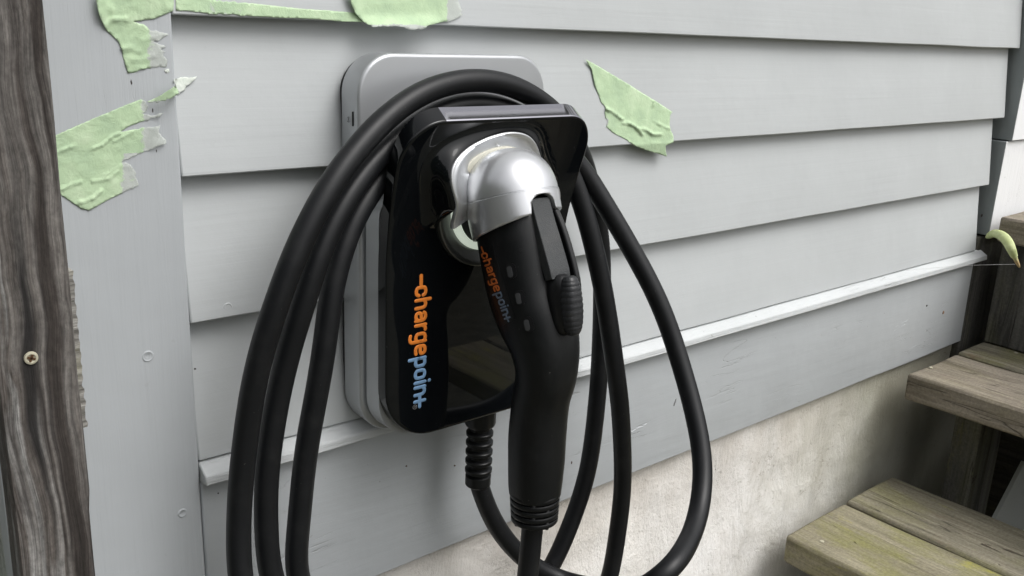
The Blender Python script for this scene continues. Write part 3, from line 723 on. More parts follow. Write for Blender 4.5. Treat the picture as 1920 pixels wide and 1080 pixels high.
def layered(name, layers, mat, parent, cap0=True, cap1=True, auto=35):
    """stack of outlines: (points, y) from back to front"""
    vs, fs = [], []; n = len(layers[0][0])
    for pts, y in layers:
        for i_, (x, z) in enumerate(pts): vs.append((x, y(x, z) if callable(y) else (y[i_] if isinstance(y, list) else y), z))
    for i in range(len(layers) - 1):
        for k in range(n): a, b = i * n + k, i * n + (k + 1) % n; fs.append((a, b, b + n, a + n))
    if cap0: fs.append(tuple(range(n)))
    if cap1: e = (len(layers) - 1) * n; fs.append(tuple(e + k for k in range(n)))
    return mesh_obj(name, vs, fs, mat, parent, smooth=True, auto=auto)
def inset(pts, d):
    n = len(pts); out = []
    for i in range(n):
        a, b, c = Vector(pts[i - 1]), Vector(pts[i]), Vector(pts[(i + 1) % n]); t = (c - a).normalized(); out.append((b.x - t.y * d, b.y + t.x * d))
    return out
bx0, bx1, bz0, bz1 = .3350, .5125, -.3165, -.0215
o_ = rrect(bx0, bx1, bz0, bz1, .030, .030, .034, .034)
layered('mounting_plate', [(inset(o_, .004), .006), (inset(o_, .0035), -.0015)], dull_black, st)
lay = [(inset(o_, .0012), -.0015)]
for k in range(9):
    a = math.pi / 2 * k / 8; lay.append((inset(o_, .0030 * (1 - math.cos(a)) + .0003), -.0232 - .0030 * math.sin(a)))
case = layered('silver_case', lay, case_silver, st, auto=30)
# second tier behind the black cover (lower part) with its groove
o2 = rrect(.3385, .5085, -.3120, -.118, .02, .02, .033, .033)
layered('inner_case', [(inset(o2, .0035), -.024), (inset(o2, .0035), -.0285), (inset(o2, .0008), -.0295), (o2, -.0305), (inset(o2, .0004), -.0475)], case_silver, st, auto=30)
revolve('cable_neck', [(0, .040), (.03, .040)], Vector((XC, -.025, -.128)), Vector((0, -1, 0)), Vector((1, 0, 0)), dull_black, st, 40)
# black cover
cx0, cx1, cz0, cz1 = .3385, .5125, -.3108, -.0645
oc = rrect(cx0, cx1, cz0, cz1, .034, .028, .044, .040, 16)
HC = (XC, -.128)
oc = [(x + (.0065 * ss(-.175, -.085, z) * ss(XC, XC + .05, x)), z) for x, z in oc]
HY = -.0870                                   # plane of the hood's front edge
outer_px = [(857, 428), (861, 405), (858, 378), (849, 352), (847, 332), (855, 308), (880, 285), (910, 267), (940, 255.5), (975, 250), (998, 255), (1010, 266), (1017, 280), (1022, 300), (1028, 320), (1040, 338), (1051, 355), (1055, 372), (1054, 388), (1049, 402)]
inner_px = [(874, 450), (880, 420), (880, 392), (874, 372), (871, 345), (876, 322), (888, 301), (908, 287), (930, 278), (955, 273), (976, 276), (990, 285), (997, 300), (1002, 325), (1014, 350), (1022, 385), (1024, 400)]
def table(pxs, y):
    t = []
    for (a, b) in pxs:
        q = PY(a, b, y); ang = math.atan2(q.z - HC[1], q.x - HC[0])
        if ang < -math.pi / 2: ang += 2 * math.pi
        t.append((ang, math.hypot(q.x - HC[0], q.z - HC[1])))
    t.sort(); return t
TO, TI = table(outer_px, HY), table(inner_px, HY + .004)
def look(t, a):
    if a <= t[0][0]: return t[0][1]
    for (a0, r0), (a1, r1) in zip(t, t[1:]):
        if a <= a1: return r0 + (r1 - r0) * (a - a0) / max(1e-6, a1 - a0)
    return t[-1][1]
def look_s(t, a):
    return sum(look(t, a + d * .05) * w for d, w in ((-3, .06), (-2, .12), (-1, .2), (0, .24), (1, .2), (2, .12), (3, .06)))
A0, A1 = TO[0][0], TO[-1][0]                  # angular reach of the hood
def norm_a(a): return a + 2 * math.pi if a < -math.pi / 2 else a
def hood_y(a): return HY + .0045 * (ss(A0 + .42, A0, a) + ss(A1 - .42, A1, a)) + .0045 * ss(.75, .35, abs(a - 1.45) * .5)
def face_y(x, z):
    t = max(0, (z + .175) / .1105); y = -.0585 - .0235 * t ** 1.7
    return y
def back_y(x, z):
    t = max(0, (z + .175) / .1105); return -.0480 - .0130 * t ** 1.4
def shrink(pts, s, c=(XC, -.19)): return [(c[0] + (x - c[0]) * s, c[1] + (z - c[1]) * s) for x, z in pts]
ins = lambda d: inset(oc, d)
edge = []
def top_raise(pts, up):      # the top edge is a chamfer that slopes back and up
    return [(x, z + up * ss(cz1 - .030, cz1 - .004, z)) for x, z in pts]
wt = lambda z: ss(cz1 - .030, cz1 - .004, z)
layers = [(top_raise(ins(.004), .0078), lambda x, z: face_y(x, z) + .0124 + .0032 * wt(z)), (top_raise(ins(.0008), .0086), lambda x, z: face_y(x, z) + .0122 + .0032 * wt(z)), (top_raise(ins(.0), .0083), lambda x, z: face_y(x, z) + .0112 + .0028 * wt(z))]
for k in range(7):
    a = math.pi / 2 * k / 6
    layers.append((top_raise(ins(.0022 * (1 - math.cos(a))), .0010 * (1 - k / 6)), (lambda dd: (lambda x, z: face_y(x, z) + dd))(.0018 * (1 - math.sin(a)))))
ring0 = ins(.0022)
def mound(x, z, ox, oz, a):
    """the cover swells up to the hood's rim"""
    base = face_y(x, z); d = math.hypot(x - ox, z - oz); w_ = ss(A0 - .12, A0 + .35, a) * ss(A1 + .12, A1 - .35, a); g_ = max(0, 1 - d / .0145)
    return min(base, base + (hood_y(a) + .0012 - base) * w_ * (1 - (1 - g_ * g_) ** 2) ** .9)
def hole(a):
    w_ = ss(A0 - .35, A0 + .05, a) * ss(A1 + .35, A1 - .05, a); return (look_s(TO, a) + .0002) * w_ + .0440 * (1 - w_)
for f in (.003, .010, .03, .10, .2, .3, .4, .5, .6, .68, .75, .81, .86, .90, .935, .965, .985, 1.0):
    pts, ys = [], []
    for (x, z) in ring0:
        a = norm_a(math.atan2(z - HC[1], x - HC[0])); h = hole(a); ox, oz = HC[0] + math.cos(a) * h, HC[1] + math.sin(a) * h
        px_, pz_ = x + (ox - x) * f, z + (oz - z) * f; pts.append((px_, pz_)); ys.append(mound(px_, pz_, ox, oz, a))
    layers.append((pts, ys))
layers.append(([(HC[0] + (x - HC[0]) * .97, HC[1] + (z - HC[1]) * .97) for x, z in pts], [-.0545] * len(pts)))
layers.append(([(HC[0] + (x - HC[0]) * .1, HC[1] + (z - HC[1]) * .1) for x, z in pts], [-.0540] * len(pts)))
cover = layered('black_cover', layers, gloss, st, auto=38)
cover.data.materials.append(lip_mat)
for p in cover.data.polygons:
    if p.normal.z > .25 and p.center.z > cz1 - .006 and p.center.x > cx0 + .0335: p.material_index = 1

# logo strokes
def glyphs():
    Wd = .54
    o = [(0, .3), (0, .7), (.06, .81), (.27, .87), (.48, .81), (Wd, .7), (Wd, .3), (.48, .19), (.27, .13), (.06, .19), (0, .3)]
    arch = [(0, .66), (.10, .81), (.29, .87), (.47, .80), (Wd, .66), (Wd, .13)]
    return {'-': ([[(0, .5), (.75, .5)]], .80), 'c': ([[(Wd, .67), (.48, .81), (.27, .87), (.06, .81), (0, .7), (0, .3), (.06, .19), (.27, .13), (.48, .19), (Wd, .33)]], .87),
            'h': ([[(0, 1.2), (0, .13)], arch], .87), 'a': ([[(.02, .74), (.10, .84), (.27, .87), (.45, .82), (Wd, .67), (Wd, .13)], [(Wd, .55), (.22, .55), (.05, .49), (0, .34), (.05, .19), (.2, .13), (.4, .17), (Wd, .3)]], .87),
            'r': ([[(0, .87), (0, .13)], [(0, .60), (.09, .79), (.24, .87), (.33, .86)]], .60), 'g': ([o, [(Wd, .87), (Wd, -.1), (.47, -.25), (.27, -.31), (.05, -.26)]], .87),
            'e': ([[(0, .5), (Wd, .5), (Wd, .7), (.48, .81), (.27, .87), (.06, .81), (0, .7), (0, .3), (.06, .19), (.27, .13), (.50, .17)]], .87), 'p': ([o, [(0, .87), (0, -.32)]], .87), 'o': ([o], .87),
            'i': ([[(0, .87), (0, .13)], [(0, 1.22), (0, 1.225)]], .34), 'n': ([[(0, .87), (0, .13)], arch], .80), 't': ([[(-.26, .5), (.62, .5)], [(.22, .12), (.22, .88)]], .7)}
G = glyphs()
def strokes(text, wdt=.14):
    """list of (char index, [(u,v)...]) in x-height units, total length"""
    u = .0; out = []
    for i, ch in enumerate(text):
        ps, adv = G[ch]
        for p in ps: out.append((i, [(u + a, b) for a, b in p]))
        u += adv
    return out, u - .15
def stroke_mesh(pl, w, fmap, h, sub=.12):
    """round-ended stroke laid on a surface by fmap(u, v, height)"""
    pts = [Vector(p) for p in pl]
    for _ in range(2):
        if len(pts) > 3:
            q = [pts[0]]
            for a, b in zip(pts, pts[1:]): q += [a.lerp(b, .25), a.lerp(b, .75)]
            pts = q + [pts[-1]]
    d = [pts[0]]
    for a, b in zip(pts, pts[1:]):
        m_ = max(1, int((b - a).length / sub))
        for k in range(1, m_ + 1): d.append(a.lerp(b, k / m_))
    if len(d) < 2: d.append(d[0] + Vector((.002, 0)))
    t0 = (d[0] - d[1]).normalized(); t1 = (d[-1] - d[-2]).normalized(); path = []
    for k in (3, 2, 1): a = k / 3 * math.pi / 2; path.append((d[0] + t0 * w * math.sin(a), w * max(.08, math.cos(a))))
    path += [(p, w) for p in d]
    for k in (1, 2, 3): a = k / 3 * math.pi / 2; path.append((d[-1] + t1 * w * math.sin(a), w * max(.08, math.cos(a))))
    vs, fs = [], []
    for i, (p, ww) in enumerate(path):
        t = (path[min(i + 1, len(path) - 1)][0] - path[max(i - 1, 0)][0]).normalized(); n_ = Vector((-t.y, t.x))
        for a, hh in ((-1, -.3), (-.92, .8), (0, 1.0), (.92, .8), (1, -.3)):
            q = p + n_ * a * ww; vs.append(fmap(q.x, q.y, hh * h))
        if i:
            b = (i - 1) * 5
            for k in range(4): fs.append((b + k, b + k + 1, b + k + 6, b + k + 5))
    return vs, fs
def lettering(text, split, fmap, parent, mA, mB, h, w=.128, name='logo'):
    sts, L = strokes(text)
    for nm, lo, hi, mt in ((name, 0, split, mA), (name, split, 99, mB)):
        V_, F_ = [], []
        for i, pl in sts:
            if lo <= i < hi:
                v, f = stroke_mesh([(a / L, b) for a, b in pl] if False else pl, w, fmap, h * (1 + .12 * (i % 3))); b0_ = len(V_); V_ += v; F_ += [tuple(b0_ + k for k in q) for q in f]
        if all(v is not None for v in V_): mesh_obj(nm, V_, F_, mt, parent, smooth=True, auto=60)
        else:
            ok = [f for f in F_ if all(V_[k] is not None for k in f)]; V2 = [v if v is not None else Vector((0, 0, 0)) for v in V_]
            used = sorted({k for f in ok for k in f}); rm = {k: j for j, k in enumerate(used)}
            mesh_obj(nm, [V2[k] for k in used], [tuple(rm[k] for k in f) for f in ok], mt, parent, smooth=True, auto=60)
TEXT = '-chargepoint'
_, LEN = strokes(TEXT)
a_ = PY(790, 517, -.0587); b_ = PY(788, 759, -.0587); xb = PY(776.3, 640, -.0587).x; xt = PY(800.8, 640, -.0587).x
def big_map(u, v, h):
    z = a_.z + (b_.z - a_.z) * u / (LEN - .05); x = xb + (xt - xb) * v; return Vector((x, face_y(x, z) - h, z))
lettering(TEXT, 7, big_map, st, logo_orange, logo_blue, .00012)
# registered mark: ring with a small R
rc = PY(778, 763, -.0588); v_, f_ = [], []
for k in range(24):
    for rr in (.0019, .00155): a = 2 * math.pi * k / 24; v_.append((rc.x + math.cos(a) * rr, -.0588, rc.z + math.sin(a) * rr))
for k in range(24): a = 2 * k; b = 2 * ((k + 1) % 24); f_.append((a, b, b + 1, a + 1))
mesh_obj('registered_mark', v_, f_, mark_grey, st)
for pl in ([(-.4, 0), (.5, 0)], [(-.4, 0), (-.45, .35), (0, .45), (.05, 0)], [(.05, .1), (.5, .45)]):
    v_, f_ = stroke_mesh(pl, .09, lambda u, v, h: Vector((rc.x + v * .0016 - .0002, -.0588 - h, rc.z - u * .0016)), .00008, .3); mesh_obj('registered_mark', v_, f_, mark_grey, st)
# indicator slot and wireless mark on the left side of the case
p = PX(661, 223, bx0)
box('indicator_slot', (bx0 - .0003, p.y - .0007, p.z - .0052), (bx0 + .001, p.y + .0007, p.z + .0052), black_slot, st, .0003)
p = PX(653.5, 224, bx0); v_, f_ = [], []
for r0, n0 in ((.0005, 0), (.0012, 1), (.0019, 2)):
    for sgn in ((1, -1) if n0 else (1,)):
        pl = [(math.cos(a) * r0 * sgn, math.sin(a) * r0) for a in [(-.8 + 1.6 * k / 6) if n0 else 2 * math.pi * k / 6 for k in range(7)]]
        vv, ff = stroke_mesh(pl, .00016, lambda u, v, h: Vector((bx0 - .0001 - h, p.y + v, p.z + u)), .0001, .0004); b0_ = len(v_); v_ += vv; f_ += [tuple(b0_ + k for k in q) for q in ff]
mesh_obj('wireless_mark', v_, f_, black_slot, st)

# holster: recessed dark rim, lit ring, silver hood and dome
AX = (PX(1010, 620, XC) - PX(960, 352, XC)).normalized()     # the plug's axis, down and out from the wall
DC = PX(959, 368, XC)
def annulus(name, c, yo, yi, ro, ri, mat, ns=72, a0=0, a1=360, lip=.0015):
    vs, fs = [], []; n = ns
    for k in range(n + 1):
        a = math.radians(a0 + (a1 - a0) * k / n); Ro = ro(a) if callable(ro) else ro; Ri = ri(a) if callable(ri) else ri
        yo_ = yo(a) if callable(yo) else yo; yi_ = yi(a) if callable(yi) else yi
        for rr, y in ((Ro + .0006, yo_ + lip * 3), (Ro + .0004, yo_ + lip * .5), (Ro, yo_), (Ro - .0008, yo_ - .0003), (Ro * .66 + Ri * .34, yo_ * .66 + yi_ * .34 - .0003), (Ro * .33 + Ri * .67, yo_ * .33 + yi_ * .67), (Ri, yi_), (Ri - .0006, yi_ + lip * 3)):
            vs.append((c[0] + math.cos(a) * rr, y, c[1] + math.sin(a) * rr))
    for k in range(n):
        for j in range(7): a = k * 8 + j; fs.append((a, a + 1, a + 9, a + 8))
    return mesh_obj(name, vs, fs, mat, st, smooth=True, auto=50)
RC = (.4235, -.1355)
# circle of the recess, fitted to its lower left arc
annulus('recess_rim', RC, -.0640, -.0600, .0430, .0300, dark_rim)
annulus('light_ring', (RC[0] + .0008, RC[1]), -.0625, -.0645, .0304, .0255, led_mat)
# hood: wavy band over and beside the dome; radii measured on the photo's left side and mirrored
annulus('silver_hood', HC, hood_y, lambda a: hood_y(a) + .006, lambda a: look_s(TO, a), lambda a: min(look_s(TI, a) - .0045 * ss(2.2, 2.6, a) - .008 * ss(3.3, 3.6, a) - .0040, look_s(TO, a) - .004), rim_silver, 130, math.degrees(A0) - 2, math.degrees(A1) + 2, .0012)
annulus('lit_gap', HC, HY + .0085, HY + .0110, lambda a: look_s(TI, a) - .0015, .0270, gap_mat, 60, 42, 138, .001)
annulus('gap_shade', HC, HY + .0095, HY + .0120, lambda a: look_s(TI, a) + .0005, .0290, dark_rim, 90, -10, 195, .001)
# dome
DR = .0348
prof = [(-DR, .0003)]
for k in range(1, 17): a = math.pi / 2 * k / 16; prof.append((-DR * max(0, math.cos(a)) ** .92, DR * math.sin(a) ** .92))
prof += [(.0002, DR), (.0005, DR - .0004), (.0011, DR - .0004), (.0015, DR + .0001)]
for k in range(1, 15): prof.append((.0015 + .0026 * k, DR + .0001 - .0000012 * k ** 3))
def side(a):  # position round the axis: xd = x direction, yd = axis x xd
    return a
xd = Vector((1, 0, 0)); yd = AX.cross(xd)       # yd points towards the wall or away from it
sgn = -1 if yd.y > 0 else 1                     # angle of the outward (latch) side
def skirt_limit(a):
    out = math.sin(a) * sgn; left = -math.cos(a)
    L = .0215 - .0050 * out + .0036 * left
    off = math.atan2(math.cos(a), out)          # 0 at the latch side
    w = .33
    if abs(off) < w: L = min(L, .0120 - .0075 * math.sqrt(max(0, 1 - (off / w) ** 2)))
    return L
dome = revolve('dome', prof, DC, AX, xd, dome_silver, st, 144, closed_ends=False, auto=30, limit=lambda a: 99)
# clip the skirt by hand (keeps straight arris)
me = dome.data; ns = 144
for i, (s_, r) in enumerate(prof):
    for k in range(ns):
        a = 2 * math.pi * k / ns; L = skirt_limit(a)
        if s_ > L: v = me.vertices[i * ns + k]; v.co -= AX * (s_ - L)
sm = dome.modifiers.new('wall', 'SOLIDIFY'); sm.thickness = .0022; sm.offset = -1
# silver pivot cap on the right of the dome
revolve('pivot_cap', [(-.004, .0125), (.0, .0130), (.0025, .0118), (.0035, .0)], Vector((XC + .0325, -.0925, -.128)), Vector((1, 0, 0)), Vector((0, 1, 0)), rim_silver, st, 40)
# strain relief under the cover
SX = .445
s0, s1 = PX(901, 775, SX), PX(896, 908, SX); sa = (s1 - s0).normalized(); SL = (s1 - s0).length
boot = [(0 - .012, .0135), (.008, .0135), (.0105, .0122), (.0120, .0098)]
pitch = (SL - .024) / 5
for k in range(5):
    b = .0125 + pitch * k; boot += [(b + .0002, .0086), (b + pitch * .34, .0086), (b + pitch * .42, .0110), (b + pitch * .50, .0118), (b + pitch * .78, .0118), (b + pitch * .86, .0110), (b + pitch * .94, .0086)]
boot += [(SL - .0108, .0088), (SL - .0095, .0112), (SL - .001, .0112), (SL, .0104), (SL, .0080)]
revolve('strain_relief', boot, s0, sa, Vector((1, 0, 0)), boot_rubber, st, 40, auto=28)

# ------------------------------------------------------------------ charging cable with its plug
cb = thing('charging_cable', 'thick black charging cable coiled three times over the charger, its plug seated in the dome', 'cable')
CR = .0084
raw = [('p', 896, 900, None, SX), ('y', 909, 945, -.042), ('y', 932, 992, -.046), ('y', 972, 1040, -.052), ('y', 1030, 1079, -.062), ('y', 1090, 1096, -.085),
       ('y', 1160, 1112, -.165), ('y', 1215, 1101, -.215), ('y', 1262, 1063, -.222), ('y', 1294, 1017, -.208), ('y', 1312, 958, -.190), ('y', 1318, 889, -.176), ('y', 1311, 815, -.160), ('y', 1291, 730, -.140),
       ('y', 1262, 634, -.118), ('y', 1235, 563, -.104), ('y', 1196, 489, -.086), ('y', 1160, 426, -.072), ('y', 1123, 364, -.060), ('y', 1092, 312, -.050), ('y', 1050, 268, -.0440), ('y', 980, 232, -.0390), ('y', 900, 228, -.0375),
       ('y', 822, 240, -.0375), ('y', 765, 275, -.039), ('y', 722, 322, -.043), ('y', 674, 384, -.0500), ('y', 645, 449, -.0545), ('y', 626, 520, -.056), ('y', 618, 570, -.057), ('y', 607.5, 656, -.058), ('y', 591, 752, -.057), ('y', 574.5, 849, -.055),
       ('y', 563.5, 945, -.054), ('y', 555, 1040, -.055), ('y', 552, 1085, -.056), ('w', .288, -.062, -.455), ('w', .345, -.075, -.520), ('w', .440, -.085, -.565), ('w', .545, -.085, -.560), ('y', 1122, 1140, -.078),
       ('y', 1145, 1080, -.078), ('y', 1159, 992, -.080), ('y', 1168, 909, -.082), ('y', 1167, 830, -.084), ('y', 1160, 742, -.084), ('y', 1151, 672, -.083), ('y', 1143, 610, -.080), ('y', 1130, 536, -.075), ('y', 1113, 460, -.068), ('y', 1096, 395, -.060), ('y', 1070, 325, -.052), ('y', 1030, 255, -.0460),
       ('y', 965, 207, -.0420), ('y', 897, 191, -.0400), ('y', 830, 201, -.0410), ('y', 768, 238, -.045), ('y', 712, 288, -.052), ('y', 664, 345, -.060), ('y', 628, 405, -.0645), ('y', 603, 460, -.0665), ('y', 583, 520, -.067), ('y', 564, 585, -.066), ('y', 541, 656, -.062), ('y', 519, 752, -.058),
       ('y', 504, 849, -.057), ('y', 496.5, 945, -.058), ('y', 501, 1035, -.060), ('y', 507, 1085, -.063), ('w', .270, -.070, -.470), ('w', .335, -.062, -.545), ('w', .42, -.052, -.565), ('w', .50, -.046, -.540), ('y', 1000, 1115, -.042), ('y', 1042, 1050, -.042), ('y', 1073, 976, -.043), ('y', 1101, 890, -.043), ('y', 1116, 800, -.042), ('y', 1122, 734, -.041),
       ('y', 1126, 640, -.037), ('y', 1129, 560, -.034), ('y', 1129, 490, -.032), ('y', 1124, 432, -.031), ('y', 1106, 338, -.034), ('y', 1090, 286, -.038), ('y', 1062, 235, -.043), ('y', 1022, 193, -.047), ('y', 976, 166, -.0500), ('y', 937, 152, -.0515), ('y', 890, 148, -.0530), ('y', 836, 157, -.0555), ('y', 796, 170.5, -.058), ('y', 757, 192, -.0605),
       ('y', 711, 231, -.064), ('y', 670, 276, -.068), ('y', 639, 317, -.072), ('y', 607, 366, -.0755), ('y', 561, 456, -.0785), ('y', 531, 530, -.078), ('y', 513, 588, -.076), ('y', 490, 656, -.073), ('y', 469, 752, -.067), ('y', 457, 849, -.064), ('y', 449, 950, -.063), ('y', 447, 1040, -.066), ('y', 450, 1090, -.070),
       ('w', .225, -.085, -.455), ('w', .265, -.105, -.535), ('w', .335, -.120, -.575), ('w', .395, -.125, -.545), ('w', .416, -.130, -.485), ('p', 992, 1075, None, .4215), ('p', 997, 1030, None, .4230), ('p', 1001, 975, None, XC), ('p', 1003, 930, None, XC)]
ctl = []
for r_ in raw:
    if r_[0] == 'p': ctl.append(PX(r_[1], r_[2], r_[4]))
    elif r_[0] == 'y': ctl.append(PY(r_[1], r_[2], r_[3]))
    else: ctl.append(Vector(r_[1:]))
path = catmull(ctl, 10)
for _ in range(10):      # relax small wobbles
    path = [path[0]] + [(path[i - 1] + path[i] * 2 + path[i + 1]) / 4 for i in range(1, len(path) - 1)] + [path[-1]]
path = resample(path, .004)
for _ in range(40): path = path[:1] + [(path[i - 1] + path[i] * 2 + path[i + 1]) / 4 for i in range(1, len(path) - 1)] + path[-1:]
path = [p + Vector((noise.noise(Vector((i * .045, 0, 0))), noise.noise(Vector((i * .045, 7, 0))), noise.noise(Vector((i * .045, 0, 7))))) * .0011 for i, p in enumerate(path)]
v_, f_ = tube_mesh(path, [CR * (1 + .012 * noise.noise(Vector((i * .12, 3, 3)))) for i in range(len(path))], 24); mesh_obj('cord', v_, f_, cable_rubber, cb, smooth=True)

# plug body: lofted along the middle plane
sec = [(958, 345, .0200, .0200, .0200), (966, 400, .0270, .0300, .0280), (975, 445, .0282, .0335, .0290), (993, 540, .0280, .0332, .0290), (1008, 600, .0268, .0298, .0288), (1020, 652, .0244, .0228, .0258), (1023, 700, .0222, .0198, .0222), (1014, 750, .0209, .0200, .0204), (1008, 810, .0210, .0208, .0206), (1006, 860, .0207, .0206, .0204), (1003.5, 905, .0198, .0197, .0197), (1003, 924, .0190, .0190, .0190)]
cen = [PX(a, b, XC) for a, b, *_ in sec]
def interp(tbl, per=8):
    V4 = [Vector((c.x, c.y, c.z)) for c in cen]; P_ = catmull(V4, per)
    R_ = catmull([Vector(s[2:]) for s in sec], per); return P_, R_
PP, RR = interp(sec)
NSB = 64; vs, fs = [], []
frames = []
for i, p in enumerate(PP):
    t = (PP[min(i + 1, len(PP) - 1)] - PP[max(i - 1, 0)]).normalized(); out = Vector((1, 0, 0)).cross(t)
    if out.y > 0: out = -out
    frames.append((p, t, out)); rx, rb, rf = RR[i]
    for k in range(NSB):
        a = 2 * math.pi * k / NSB; cx_, sy_ = math.cos(a), math.sin(a); e = .86
        sx = math.copysign(abs(cx_) ** e, cx_); sy = math.copysign(abs(sy_) ** e, sy_)
        vs.append(p + Vector((1, 0, 0)) * rx * sx + out * (rf if sy > 0 else rb) * sy)
for i in range(len(PP) - 1):
    for k in range(NSB): a = i * NSB + k; b = i * NSB + (k + 1) % NSB; fs.append((a, b, b + NSB, a + NSB))
fs.append(tuple(range(NSB))); e = (len(PP) - 1) * NSB; fs.append(tuple(e + k for k in range(NSB)))
plug = mesh_obj('plug', vs, fs, grip_rubber, cb, smooth=True, auto=60)
bvh = BVHTree.FromPolygons([v.co.copy() for v in plug.data.vertices], [tuple(p.vertices) for p in plug.data.polygons])
def on_plug(px, py, h=0.0):
    hit, n_, i_, d_ = bvh.ray_cast(EYE, ray(px, py).normalized())
    if hit is None: return None
    if n_.dot(ray(px, py)) > 0: n_ = -n_
    return hit + n_ * h
# glossy label strip along the left flank and its lettering
def patch(name, poly, mat, h, parent, step=4, rim=.0004):
    P_ = []
    for i in range(len(poly)):
        a, b = Vector(poly[i]), Vector(poly[(i + 1) % len(poly)]); n = max(1, int((b - a).length / 3))
        for k in range(n): q = a.lerp(b, k / n); P_.append((q.x, q.y))
    v2, f2 = fill(P_, step); nb_ = len(P_); vs = [on_plug(v.x, v.y, h) for v in v2]
    ok = [f for f in f2 if all(vs[k] is not None for k in f)]
    base = len(vs); vs += [on_plug(p[0], p[1], h - rim) for p in P_]
    ok += [q for q in [(k, (k + 1) % nb_, base + (k + 1) % nb_, base + k) for k in range(nb_)] if all(vs[j] is not None for j in q)]
    used = sorted({k for f in ok for k in f}); rm = {k: j for j, k in enumerate(used)}
    return mesh_obj(name, [vs[k] for k in used], [tuple(rm[k] for k in f) for f in ok], mat, parent, smooth=True, auto=50)
patch('label_strip', [(893, 470), (922, 456), (966, 598), (943, 610)], boot_rubber, .0003, plug, rim=.0008)
ta, tb = Vector((904, 463)), Vector((954, 601)); tn_ = Vector((12.2, -4.3))
def small_map(u, v, h):
    q = ta.lerp(tb, u / LEN) + tn_ * (v - .55); return on_plug(q.x, q.y, .0004 + h)
lettering(TEXT, 7, small_map, plug, small_orange, small_blue, .00006, w=.115)
def rr_px(cx_, cy_, w, h, ang, r=.45, n=5):
    out = []; c_, s_ = math.cos(ang), math.sin(ang); rad = min(w, h) * r
    for qx, qy, a0 in ((w / 2 - rad, h / 2 - rad, 0), (-w / 2 + rad, h / 2 - rad, 90), (-w / 2 + rad, -h / 2 + rad, 180), (w / 2 - rad, -h / 2 + rad, 270)):
        for k in range(n):
            a = math.radians(a0 + 90 * k / (n - 1)); x, y = qx + rad * math.cos(a), qy + rad * math.sin(a); out.append((cx_ + x * c_ - y * s_, cy_ + x * s_ + y * c_))
    return out
pocket = rubber('pocket_grey', (.05, .052, .054), .5, 900, .0001, .3)
for cx_, cy_ in ((959, 508), (975, 558), (991, 608)):
    w_ = patch('vent_window', rr_px(cx_, cy_, 19, 29, -.20), black_slot, .00045, plug, 3, .0008)
    patch('window_highlight', rr_px(cx_ - 2.5, cy_ + 1.5, 9, 21, -.20), pocket, .0007, plug, 3, .0003)  # lighter grey patch painting the highlight inside the window
patch('screw_dimple', rr_px(976, 468, 7, 7, 0), black_slot, .0003, plug, 2, .0005)
# latch lever, rails, thumb pad
def loft_box(name, pts, mat, parent, bev=.001, per=6):
    """pts: (centre, half width in x, out-direction half thickness, out vector)"""
    C_ = catmull([p[0] for p in pts], per); K_ = catmull([Vector((p[1], p[2], 0)) for p in pts], per); vs, fs = [], []
    for i, c in enumerate(C_):
        t = (C_[min(i + 1, len(C_) - 1)] - C_[max(i - 1, 0)]).normalized(); out = Vector((1, 0, 0)).cross(t)
        if out.y > 0: out = -out
        w, h = K_[i].x, K_[i].y
        for a, b in ((-1, -1), (1, -1), (1, 1), (-1, 1)): vs.append(c + Vector((w * a, 0, 0)) + out * h * b)
    for i in range(len(C_) - 1):
        for k in range(4): a = i * 4 + k; b = i * 4 + (k + 1) % 4; fs.append((a, b, b + 4, a + 4))
    fs.append((0, 1, 2, 3)); e = (len(C_) - 1) * 4; fs.append((e + 3, e + 2, e + 1, e))
    o = mesh_obj(name, vs, fs, mat, parent)
    if bev: bevel(o, bev, 2, 40)
    return o
def at(px, py, x=XC, inn=0.0):
    p = PX(px, py, x); return p - Vector((0, -1, .0)) * inn
loft_box('latch_lever', [(at(1009, 374, inn=.0015), .0086, .004), (at(1018, 410, inn=.0015), .0088, .004), (at(1031, 455, inn=.0015), .0090, .004), (at(1045, 505, inn=.0015), .0092, .004), (at(1050, 524, inn=.002), .0090, .0035)], latch_plastic, plug, .0010)
for sx_ in (1,):
    off = .0060
    loft_box('rail', [(PX(1016, 407, XC) + Vector((sx_ * .0137, off + .001, 0)), .0024, .009), (PX(1031, 455, XC) + Vector((sx_ * .0137, off, 0)), .0024, .010), (PX(1052, 535, XC) + Vector((sx_ * .0137, off, 0)), .0024, .010), (PX(1064, 585, XC) + Vector((sx_ * .0132, off + .004, 0)), .0022, .008)], grip_rubber, plug, .0012)
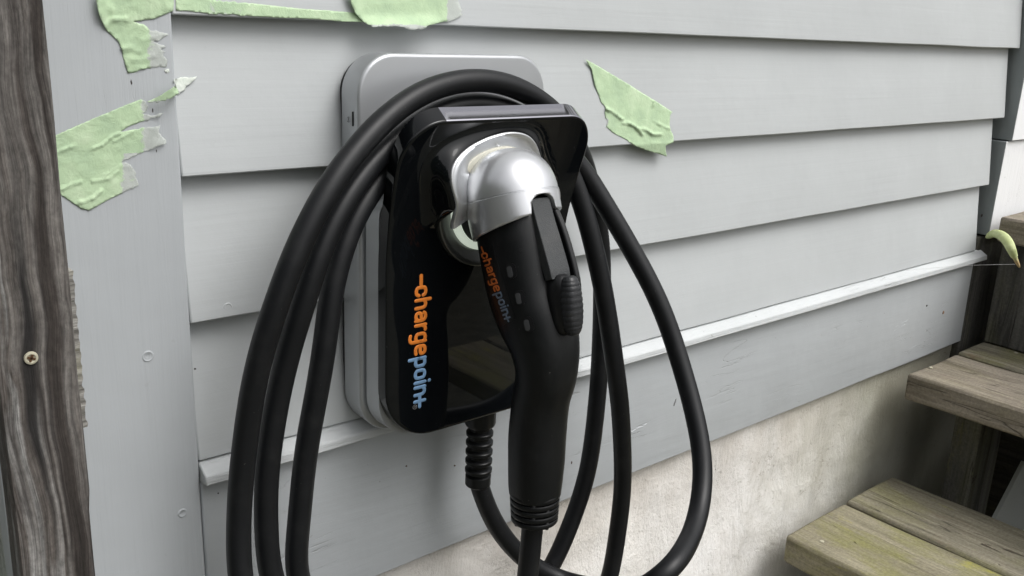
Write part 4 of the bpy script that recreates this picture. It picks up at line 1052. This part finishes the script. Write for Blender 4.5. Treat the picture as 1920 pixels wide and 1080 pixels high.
# scoop around the pad
def ellipsoid(name, c, t, out, rx, rt, ro, mat, parent, ribs=0, n=40, m_=28):
    vs, fs = [], []
    for i in range(n + 1):
        b = math.pi * i / n
        for k in range(m_):
            a = 2 * math.pi * k / m_; sb = max(.001, math.sin(b)) ** .55; d = 1.0
            if ribs and 0 < i < n: d = 1 - .055 * (1 if (i % 3 == 0) else 0) * .75
            ca, sa_ = math.cos(a), math.sin(a); ca = math.copysign(abs(ca) ** .8, ca); sa_ = math.copysign(abs(sa_) ** .8, sa_)
            vs.append(c + Vector((1, 0, 0)) * rx * sb * ca * d + out * ro * sb * sa_ * d + t * rt * -math.cos(b))
    for i in range(n):
        for k in range(m_): a = i * m_ + k; b = i * m_ + (k + 1) % m_; fs.append((a, b, b + m_, a + m_))
    return mesh_obj(name, vs, fs, mat, parent, smooth=True, auto=24 if ribs else None)
pt0, pt1 = PX(1074, 528, XC), PX(1080, 622, XC); tt = (pt1 - pt0).normalized(); oo = Vector((1, 0, 0)).cross(tt); oo = -oo if oo.y > 0 else oo
pc = (pt0 + pt1) / 2 + Vector((0, .0030, 0))
pad = ellipsoid('thumb_pad', pc, tt, oo, .0080, (pt1 - pt0).length * .60, .0075, pad_rubber, plug, ribs=1, n=45)
ellipsoid('pad_cup', pc + oo * -.0105, tt, oo, .0100, (pt1 - pt0).length * .62, .0118, black_slot, plug)
# end sleeve with staggered slots
e0, e1 = PX(1003, 918, XC), PX(1002, 974, XC); ea = (e1 - e0).normalized(); EL = (e1 - e0).length
revolve('sleeve_core', [(0, .0165), (EL - .001, .0155)], e0, ea, Vector((1, 0, 0)), black_slot, plug, 32)
for k in range(5):
    b = .0004 + (EL - .0045) * k / 4; rr = .0196 - .0012 * k / 4
    revolve('sleeve_ring', [(b, rr - .003), (b, rr - .0004), (b + .0006, rr), (b + .0030, rr - .0001), (b + .0038, rr - .0006), (b + .0038, rr - .003)], e0, ea, Vector((1, 0, 0)), boot_rubber, plug, 48, auto=40)
    if k < 4:
        for q in range(4):
            a = math.radians(45 + 90 * q + (38 if k % 2 else 0)); dv = Vector((math.cos(a), math.sin(a), 0)); dv = (dv - ea * dv.dot(ea)).normalized(); c = e0 + ea * (b + .0062) + dv * (rr - .0027)
            vs, fs = tube_mesh([c - ea * .0035, c + ea * .0035], .0021, 8); mesh_obj('sleeve_rib', vs, fs, boot_rubber, plug, smooth=True)
